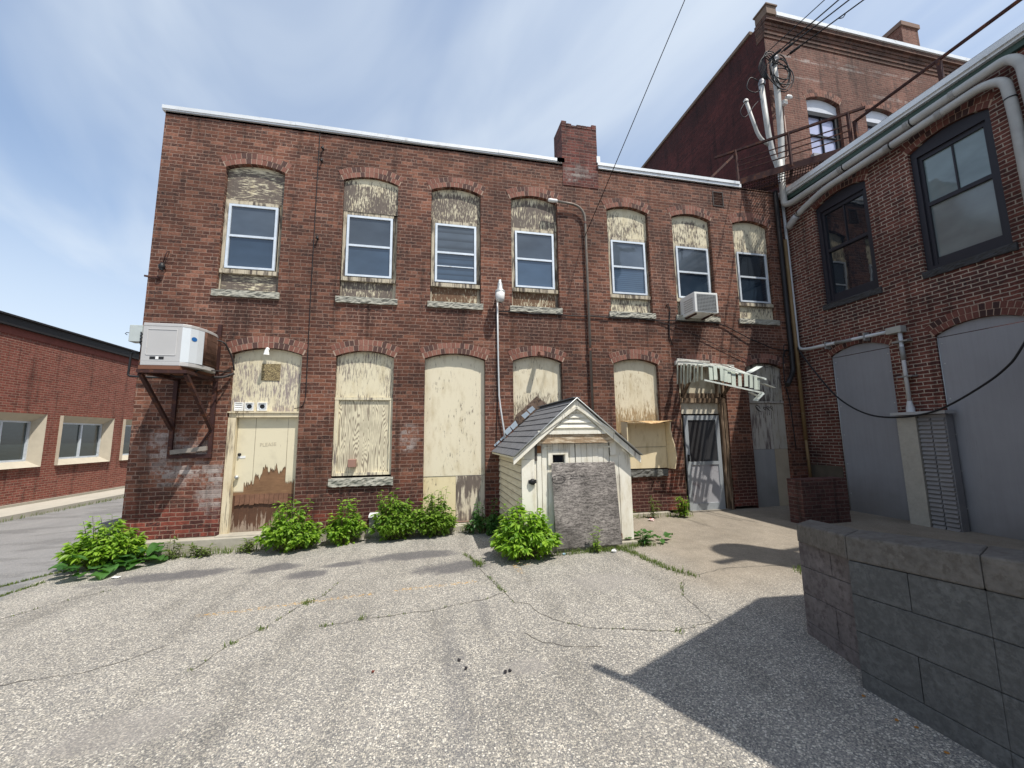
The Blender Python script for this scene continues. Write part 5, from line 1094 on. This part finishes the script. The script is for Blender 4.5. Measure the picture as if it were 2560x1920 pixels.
# front boards
mb = MB(); rr = random.Random(8)
def plank(x0, x1, z0, z1, y=FY, t=.02): mb.box(x0+.003, x1-.003, y-rr.uniform(0, .006), y+t, z0+rr.uniform(-.008, .008), z1)
plank(XL-.02, 1.56, .0, 1.22, FY-.01); plank(1.595, 1.67, .02, 1.45); 
mb.prism([(1.36, FY, 1.225), (1.60, FY, 1.225), (1.60, FY, 1.56)], (0, .02, 0)); mb.prism([(2.80, FY, 1.25), (3.10, FY, 1.25), (2.80, FY, 1.56)], (0, .02, 0))
mb.box(1.562, 1.592, FY+.012, FY+.03, .0, 1.45)
plank(2.757, 2.86, 1.26, 1.56, FY-.03); plank(2.76, 2.90, .02, 1.25); plank(2.90, 3.10, .0, 1.25, FY-.008)
split(mb, 'front_board', SHEDP, sh)
mb = MB()
for (x0, x1, n) in ((1.675, 2.20, 6), (2.21, 2.755, 6)):
    for k in range(n):
        xa = x0+(x1-x0)*k/n; xb = x0+(x1-x0)*(k+1)/n
        if 1.83 < (xa+xb)/2 < 2.05: plank(xa, xb, .02, 1.16, FY+.012); plank(xa, xb, 1.28, 1.44, FY+.012)
        else: plank(xa, xb, .02, 1.44, FY+.012)
dd = mb.build('plank_door', SHEDP, sh)
mb = MB(); mb.box(1.77, 1.835, FY-.02, FY+.01, 1.13, 1.33); mb.box(2.035, 2.08, FY-.02, FY+.01, 1.13, 1.33); mb.box(1.835, 2.035, FY-.02, FY+.01, 1.285, 1.33); mb.build('window_frame', SHEDP, dd)
MB().box(1.82, 2.05, FY+.05, FY+.06, 1.1, 1.3).build('window_pane', GL_DARK, dd)
mb = MB()
for z in (1.37,):
    mb.prism([(1.70, FY-.012, z), (1.86, FY-.012, z+.015), (1.70, FY-.012, z+.03)], (0, .008, 0)); mb.prism([(2.78, FY-.014, z), (2.54, FY-.014, z+.015), (2.78, FY-.014, z+.03)], (0, .008, 0))
mb.build('strap_hinge', SHEDP, dd)
mb = MB(); mb.box(1.60, 1.66, FY-.018, FY-.008, 1.31, 1.42); mb.build('rusted_hinge', m_plain('orange rust', (.20, .09, .04), .9, 0, .5, 20), dd)
mb = MB(); mb.box(1.565, 1.60, FY-.012, FY+.01, 1.20, 1.52); mb.build('rot_gap', INK, sh)
mb = MB(); mb.lathe((1.515, FY-.03, .90), [(.02, .02), (.045, .0), (.045, -.02), (.02, -.035)], 10, 'y'); mb.bar((1.46, FY-.03, .9), (1.57, FY-.03, .905), .03, .05); mb.build('latch', BLACK, sh)
MB().box(1.30, 3.12, -1.96, -.02, -.5, -.02).build('slab', CONC, sh, .01)
mb = MB(); mb.box(2.84, 2.9, FY-.03, FY-.012, .02, .09); mb.build('rusted_foot', m_plain('rusty foot', (.16, .08, .05), .9), sh)
# flashing against the wall + old roof scar
mb = MB(); rr = random.Random(2)
for k in range(7):
    t0 = k/7; t1 = t0+.12; a = Vector((1.28, -.012, 1.37)).lerp(Vector((2.12, -.012, 2.11)), t0); b = Vector((1.28, -.012, 1.37)).lerp(Vector((2.12, -.012, 2.11)), t1)
    if k in (2, 3): mb.prism([a, b, b+Vector((-.05, 0, .09)), a+Vector((-.06, 0, .07))], (0, .004, 0))
    elif k > 4: mb.prism([a+Vector((0, 0, .0)), b, b+Vector((-.06, 0, .06)), a+Vector((-.07, 0, .07))], (0, .004, 0))
    elif k < 2: mb.prism([a, b, b+Vector((-.02, 0, .03)), a+Vector((-.02, 0, .03))], (0, .004, 0))
mb.build('wall_flashing', m_plain('silver flashing', (.55, .63, .70), .35, .6, .3, 8), sh)
mb = MB(); mb.prism([(1.67, .075, 1.6), (1.72, .075, 1.98), (1.9, .075, 2.12), (1.98, .075, 2.2), (2.16, .075, 2.36), (2.28, .075, 2.26), (2.40, .075, 2.18), (2.2, .075, 2.05)], (0, .008, 0)); mb.build('tar_scar', m_peel('tar scar', (.16, .11, .08), (.07, .045, .035), .5, 14, 10, 60), sh)
# plywood sheet
pb = thing('plywood_sheet', 'weathered grey strand board sheet leaning on the shed doors', 'board', (2.3, -1.95, 0))
def m_osb():
    m, T = mat('strand board'); p = pos(T); w = T.noise(p, 9, 3)
    n = T.noise(T.vm('MULTIPLY', T.vm('ADD', p, T.comb(T.m('MULTIPLY', w, .12), 0, T.m('MULTIPLY', w, .08))), (7, 1, 42)), 1, 7, .8); n2 = T.noise(T.vm('MULTIPLY', p, (26, 1, 48)), 1, 5, .75); big = T.noise(p, 2.2, 3)
    v = T.m('ADD', T.m('MULTIPLY', n, .62), T.m('MULTIPLY', n2, .38)); x, y, z = T.sep(p)
    c = T.ramp(v, [(.38, (.045, .038, .038)), (.47, (.15, .135, .125)), (.54, (.33, .30, .275)), (.66, (.50, .455, .415))])
    k = T.m('ADD', .42, T.m('ADD', T.m('MULTIPLY', T.ss(big, .3, .7), .55), T.m('MULTIPLY', T.ss(z, .7, 1.2), .3))); fin(T, T.vm('MULTIPLY', c, T.comb(k, k, k)), .85, T.bump(v, .5, .006)); return m
mb = MB(); BX0, BX1 = 1.80, 2.83; yb, yt = -2.02, -1.925; mb.hexa([(BX0+.02, yb-.015, -.03), (BX1, yb-.015, -.03), (BX1, yb, -.03), (BX0+.02, yb, -.03), (BX0, yt-.015, 1.16), (BX1-.02, yt-.015, 1.16), (BX1-.02, yt, 1.16), (BX0, yt, 1.16)]); mb.build('sheet', m_osb(), pb, .003)
def on_board(x, z): return (x, yb-.0165+(yt-yb)*(z+.03)/1.19, z)
tilt = math.atan((yt-yb)/1.19)
MBD = lambda x, z: Matrix.Translation(on_board(x, z)) @ Matrix.Rotation(math.pi/2-tilt, 4, 'X')
IK2 = m_plain('stamp ink', (.035, .03, .03), .8)
text('HUBER', .062, IK2, pb, MBD(1.90, .925), ext=.0006)
mb = MB(); mb.tube([on_board(1.90+.105*math.cos(t), .925+.058*math.sin(t)) for t in [k*.3 for k in range(22)]], .0035, 5); mb.build('oval_stamp', IK2, pb)
text('AdvanTech', .05, IK2, pb, MBD(2.20, .965), ext=.0006)
mb = MB(); mb.tube([on_board(2.08, .935), on_board(2.33, .938)], .002, 4); mb.build('underline', IK2, pb)

# ------------------------------------------------------------------ vegetation
def m_leaf(name, a, b, tr=.35):
    m, T = mat(name); g = T.geo(); r = g['Random Per Island']; c = T.mix(r, a, b); n = T.noise(g[0], 30, 2)
    k = T.m('ADD', .7, T.m('MULTIPLY', n, .6)); c = T.vm('MULTIPLY', c, T.comb(k, k, k))
    T.b.inputs['Roughness'].default_value = .45; T.put(T.b.inputs['Base Color'], c)
    tl = T.node('ShaderNodeBsdfTranslucent'); T.put(tl.inputs[0], T.vm('MULTIPLY', c, (1.5, 1.7, .6))); mx = T.node('ShaderNodeMixShader'); mx.inputs[0].default_value = tr
    T.l.new(T.b.outputs[0], mx.inputs[1]); T.l.new(tl.outputs[0], mx.inputs[2]); T.l.new(mx.outputs[0], m.node_tree.nodes['Material Output'].inputs[0]); return m
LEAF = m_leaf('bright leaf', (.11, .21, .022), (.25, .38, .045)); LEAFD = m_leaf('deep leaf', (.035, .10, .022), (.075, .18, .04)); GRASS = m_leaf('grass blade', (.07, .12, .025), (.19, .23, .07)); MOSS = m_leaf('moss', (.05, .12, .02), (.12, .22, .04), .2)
STEM = m_plain('stem', (.10, .10, .035), .8)
def leaf(mb, p, d, up, L, w):
    d = Vector(d).normalized(); s = d.cross(Vector(up)); s = s.normalized() if s.length > 1e-3 else d.orthogonal().normalized(); n = s.cross(d).normalized(); p = Vector(p); dn = Vector((0, 0, -1))
    q = [p, p+d*L*.3+s*w*.5+n*w*.18, p+d*L*.65+s*w*.4+n*w*.12+dn*L*.06, p+d*L+dn*L*.16, p+d*L*.65-s*w*.4+n*w*.12+dn*L*.06, p+d*L*.3-s*w*.5+n*w*.18, p+d*L*.45+dn*L*.01]
    mb.add(q, [(0, 1, 6), (1, 2, 6), (2, 3, 6), (3, 4, 6), (4, 5, 6), (5, 0, 6)])
def bush(label, c, rx, ry, h, n, seed, name='sapling_bush', L0=.085, group='sapling bushes along the wall', lm=None):
    rr = random.Random(seed); z0 = gh(c[0], c[1])-.02; root = thing(name, label, 'bush', (c[0], c[1], z0), group); fo = MB(); stm = MB()
    ns = max(10, int(n*1.6)//26)
    for i in range(ns):
        a = rr.uniform(0, 6.283); rad = math.sqrt(rr.random()); el = (1-rad*rad*.75)
        tip = Vector((c[0]+rx*rad*math.cos(a), min(c[1]+ry*rad*math.sin(a), -.03), z0+h*(.35+.72*rr.random()*el+.12*rr.random())*(.6+.4*el)))
        base = Vector((c[0]+rx*.35*rad*math.cos(a), min(-.03, c[1]+ry*.35*rad*math.sin(a)), z0)); mid = base.lerp(tip, .5)+Vector((0, 0, .06*h))
        path = [base.lerp(mid, t)*(1-t)+mid.lerp(tip, t)*t for t in [k/6 for k in range(7)]]
        stm.tube(path, [.007-.0008*k for k in range(7)], 5)
        out = Vector((math.cos(a), math.sin(a), 0))
        for k in range(26):
            t = 1-abs(rr.gauss(0, .33)); t = max(.12, min(1, t)); j = min(5, int(t*6)); q = path[j].lerp(path[j+1], t*6-j) if j < 6 else path[6]
            d = (out*rr.uniform(.2, 1.1)+Vector((rr.gauss(0, .6), rr.gauss(0, .6), rr.uniform(-.45, .35))))
            L = L0*rr.uniform(.6, 1.25); d.normalize(); s_ = q+d*.025
            if s_.y+d.y*L > -.01: d.y = -abs(d.y); 
            leaf(fo, s_, d, (rr.gauss(0, .35), rr.gauss(0, .35), 1), L, L*.5)
    for i in range(5):
        a = rr.uniform(0, 6.283); b0 = Vector((c[0]+rx*.4*math.cos(a), min(-.04, c[1]+ry*.4*math.sin(a)), z0+h*.45)); t0 = b0+Vector((.22*rx*math.cos(a), -abs(.2*ry*math.sin(a)), h*rr.uniform(.5, .72)))
        stm.tube([b0, b0.lerp(t0, .5), t0], [.005, .004, .002], 5)
        for k in range(9):
            f_ = .25+.75*k/8; aa = k*2.4+i; leaf(fo, b0.lerp(t0, f_), (math.cos(aa), -abs(math.sin(aa)), rr.uniform(-.2, .5)), (0, 0, 1), L0*rr.uniform(.7, 1.15), L0*.5)
    sh_ = rr.uniform(.82, 1.15); fo.build('foliage', lm or m_leaf('bright leaf %d' % seed, (.10*sh_, .20*sh_*rr.uniform(.92, 1.08), .022), (.25*sh_, .38*sh_, .045)), root); stm.build('stem', STEM, root); return root
bush('leafy sapling bush at the left corner of the building beside the alley', (-4.58, -.50), .46, .36, .66, 2000, 1)
bush('rounded sapling bush in front of the torn door', (-2.10, -.50), .44, .36, .70, 1500, 2)
bush('smaller sapling bush under the wood grain window board', (-1.30, -.38), .30, .28, .66, 900, 3)
bush('wide sapling bush between the wood grain window and the tall board', (-.52, -.38), .44, .3, .74, 1300, 4)
bush('upright sapling bush in front of the tall cream board', (.14, -.38), .36, .3, .72, 1100, 5)
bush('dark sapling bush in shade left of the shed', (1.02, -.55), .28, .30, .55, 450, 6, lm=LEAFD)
bush('big rounded sapling bush in front of the shed corner', (1.36, -2.06), .44, .40, .68, 1900, 7, L0=.095)
def rosette(mb, c, n, L0, rr, flat=.35, broad=.8):
    for k in range(n):
        a = rr.uniform(0, 6.283); L = L0*rr.uniform(.6, 1.1); el = rr.uniform(.15, 1)*flat*2; b = Vector(c); d = Vector((math.cos(a)*math.cos(el), math.sin(a)*math.cos(el), math.sin(el))); s = Vector((-math.sin(a), math.cos(a), 0)); st = b+d*L*rr.uniform(.4, 1.1)
        nx, ny = 5, 4; vs = []
        for i in range(nx+1):
            t = i/nx; wd_ = broad*L*.5*math.sin(math.pi*(.12+.86*t))**.7
            for j in range(ny+1):
                v = j/ny*2-1; q = st+d*L*t+s*wd_*v; q.z += -L*.35*t*t+.12*L*math.sin(5*t+4*v+k)*abs(v)+.06*L*abs(v); vs.append(q)
        mb.add(vs, [(i*(ny+1)+j, (i+1)*(ny+1)+j, (i+1)*(ny+1)+j+1, i*(ny+1)+j+1) for i in range(nx) for j in range(ny)], True)
rr = random.Random(31)
bd = thing('burdock_plant', 'broad leaved dark green burdock at the foot of the corner bush', 'plant', (-4.35, -.85, gz(-4.35))); mb = MB()
for c in ((-4.6, -.72), (-4.35, -.85), (-4.05, -.72), (-4.2, -.55), (-4.5, -.95), (-4.0, -.5)): rosette(mb, (c[0], c[1], gz(c[0])+.04), 7, .22, rr, .4, 1.0)
mb.build('foliage', LEAFD, bd)
def weed(label, c, h, n, seed, lm=GRASS, name='weed', L0=.12):
    rr = random.Random(seed); z = gh(*c); r = thing(name, label, 'weed', (c[0], c[1], z), 'weeds along the foundation'); mb = MB(); ms = MB()
    for k in range(n):
        a = rr.uniform(0, 6.28); t = Vector((c[0]+.16*math.cos(a)*rr.random(), c[1]+.10*math.sin(a)*rr.random(), z+h*rr.uniform(.5, 1))); b = Vector((c[0]+.05*math.cos(a), c[1]+.05*math.sin(a), z-.01)); ms.tube([b, t], .003, 4)
        for q in range(12):
            f_ = rr.uniform(.15, 1); aa = rr.uniform(0, 6.28); leaf(mb, b.lerp(t, f_), (math.cos(aa), -abs(math.sin(aa)) if b.y > -.3 else math.sin(aa), rr.uniform(-.1, .6)), (0, 0, 1), L0*rr.uniform(.6, 1.1), L0*.22)
    mb.build('foliage', lm, r); ms.build('stem', STEM, r)
weed('tall thin weed on the foundation left of the torn door', (-3.75, -.42), .32, 6, 1); weed('low weed patch at the foundation between the corner bush and door', (-3.35, -.48), .2, 9, 2); weed('spreading weed just left of the bush by the torn door', (-2.75, -.45), .2, 10, 3)
weed('weed tuft right of the shed at the wall foot', (3.85, -.35), .36, 7, 4); weed('tall narrow weed under the plywood hood', (4.4, -.32), .45, 6, 5); weed('bushy weed beside the storm door', (4.95, -.42), .42, 22, 6, LEAF); weed('leafy weed at the shed threshold before the strand board', (2.42, -2.16), .35, 5, 7, LEAF, L0=.10)
weed('drooping weed patch at the right foot of the shed', (3.2, -1.95), .2, 8, 8, LEAFD); weed('low weed between the tall board and the shed', (.75, -.4), .18, 8, 9)
pk = thing('burdock_plant', 'flattened broad leaved plant at the right corner of the shed', 'plant', (3.25, -1.8, -.08)); mb = MB()
for c in ((3.15, -1.75), (3.35, -1.72), (3.5, -1.9)): rosette(mb, (c[0], c[1], gz(c[0])+.03), 6, .17, rr, .35, .7)
mb.build('foliage', LEAFD, pk)
# grass in the cracks
mb = MB(); rr = random.Random(77)
def blades(x, y, n, h, sp):
    for k in range(n):
        px, py = x+rr.gauss(0, sp), y+rr.gauss(0, sp); z = gh(px, py); a = rr.uniform(0, 6.28); hh = h*rr.uniform(.4, 1.1); w = .004; d = Vector((math.cos(a), math.sin(a), 0)); s = Vector((-d.y, d.x, 0)); ln = rr.uniform(.1, .7)
        b = Vector((px, py, z-.002)); m1 = b+d*hh*ln*.4+Vector((0, 0, hh*.6)); t = b+d*hh*ln+Vector((0, 0, hh*.9)); mb.add([b-s*w, b+s*w, m1+s*w*.7, m1-s*w*.7, t], [(0, 1, 2, 3), (3, 2, 4)])
def along(line, step, n, h, sp, prob=1):
    for (x, y) in jag(line, .01, step, len(line)):
        if rr.random() < prob: blades(x, y, n, h, sp)
along([(2.72, -1.8), (2.85, -2.36), (2.89, -2.75), (2.95, -3.11), (3.06, -3.33)], .035, 16, .055, .035)
along([(2.5, -2.1), (2.75, -2.1), (3.1, -2.0), (3.3, -2.05)], .04, 18, .07, .05)
along([(2.81, -3.45), (2.69, -3.64), (2.60, -3.80)], .06, 5, .04, .012, .7); blades(2.09, -4.46, 20, .045, .02)
along([(.55, -1.7), (.63, -1.95), (.70, -2.3)], .03, 7, .05, .014); blades(.69, -2.2, 60, .10, .035); along([(.74, -2.65), (.84, -3.2)], .04, 7, .035, .014, .8); along(CR[0][4:], .09, 4, .022, .008, .5)
along(CR[2], .06, 5, .028, .01, .55); blades(-1.2, -2.9, 50, .05, .03); blades(-1.45, -3.4, 30, .04, .025); blades(-1.6, -3.62, 20, .04, .02); along(CR[3], .12, 4, .025, .01, .5); blades(-.58, -3.45, 25, .04, .02); blades(-.9, -3.5, 25, .03, .025)
along(CR[6], .03, 14, .04, .015); along(CR[7], .03, 12, .04, .015); along(CR[5], .08, 4, .025, .01, .4)
along([(-4.0, -.38), (-2.5, -.35)], .03, 10, .12, .05, .8); along([(-1.8, -.2), (1.2, -.25)], .05, 7, .09, .05, .7); along([(3.4, -.25), (5.2, -.3)], .05, 8, .12, .05, .7); along([(1.7, -2.1), (2.6, -2.12)], .03, 10, .08, .03)
along([(-9.7, 3.2), (-9.68, 12)], .06, 6, .12, .06, .7); along([(4.6, -3.4), (4.3, -3.55)], .03, 12, .07, .04)
stuff(mb, 'grass', GRASS, 'short green grass and moss growing in the pavement cracks and along the foundation', 'grass')

# ------------------------------------------------------------------ litter and small things
def crumple(c, r, seed, m, name, label, cat, sq=.5):
    rr = random.Random(seed); mb = MB(); n = 8; vs = []
    for i in range(n):
        for j in range(5):
            a = 2*math.pi*i/n; e = -math.pi/2+math.pi*j/4; q = r*rr.uniform(.55, 1.1); vs.append((c[0]+q*math.cos(a)*math.cos(e), c[1]+q*math.sin(a)*math.cos(e)*.8, gh(*c)+r*sq+q*sq*math.sin(e)))
    mb.add(vs, [(i*5+j, ((i+1) % n)*5+j, ((i+1) % n)*5+j+1, i*5+j+1) for i in range(n) for j in range(4)]); solo(mb, name, m, label, cat, loc=(c[0], c[1], gh(*c)))
crumple((-3.97, -1.21), .055, 1, WHITE, 'paper_scrap', 'crumpled white paper on the dark stain in the left yard', 'litter', .3)
crumple((2.60, -2.22), .045, 2, WHITE, 'paper_scrap', 'torn white paper at the grass edge by the shed', 'litter', .6)
crumple((4.18, -.57), .07, 3, m_plain('red carton', (.5, .05, .05), .5, 0, .3, 20, 0, (.75, .73, .7), .5), 'crushed_cup', 'crushed red and white cup on the ground right of the shed', 'litter', .4)
crumple((1.90, -2.12), .03, 4, m_plain('pale blue plastic', (.35, .5, .6), .3), 'bottle_cap', 'small pale blue plastic scrap before the shed threshold', 'litter', .5)
crumple((.72, -.40), .035, 5, WHITE, 'paper_scrap', 'small white scrap between the tall board and the shed', 'litter', .5)
for k, c in enumerate(((.26, -4.42), (.30, -4.54), (.57, -4.66), (.605, -4.65))): crumple(c, .015, 20+k, m_plain('dark nut', (.03, .027, .03), .6) if k == 0 else bpy.data.materials['dark nut'], 'dark_pebble', ['dark pebble farthest back of four in the middle foreground', 'dark pebble near the middle of four in the foreground', 'dark pebble, left one of a touching pair', 'dark pebble, right one of a touching pair'][k], 'pebble', .8)
crumple((-.36, -4.40), .017, 30, m_plain('brown scrap', (.12, .03, .02), .7), 'leaf_scrap', 'tiny dark red scrap on the asphalt left of the pebbles', 'litter', .5)
for k, c in enumerate(((2.70, -5.47), (2.66, -5.68), (2.70, -5.75), (2.64, -5.92))): crumple(c, .014, 40+k, m_plain('dry leaf', (.34, .15, .03), .8) if k == 0 else bpy.data.materials['dry leaf'], 'dry_leaf', 'dry orange brown leaf on the ground at the foot of the block wall', 'leaf', .35)
for o in COL.objects:
    if o.name.startswith('dry_leaf'): o['group'] = 'dry leaves along the block wall'
vb = MB(); vb.box(-.96, -.80, -.13, -.11, .08, .24); vo = thing('vent_box', 'small white vent hood at the foundation between two bushes', 'vent', (-.88, -.1, .1))
q = MB(); q.hexa([(-.97, -.20, .20), (-.79, -.20, .20), (-.79, -.01, .20), (-.97, -.01, .20), (-.97, -.20, .225), (-.79, -.20, .225), (-.79, -.01, .25), (-.97, -.01, .25)]); q.build('hood', WHITE, vo); MB().box(-.96, -.80, -.16, -.01, .02, .199).build('body', m_plain('vent body', (.30, .28, .25), .7), vo)
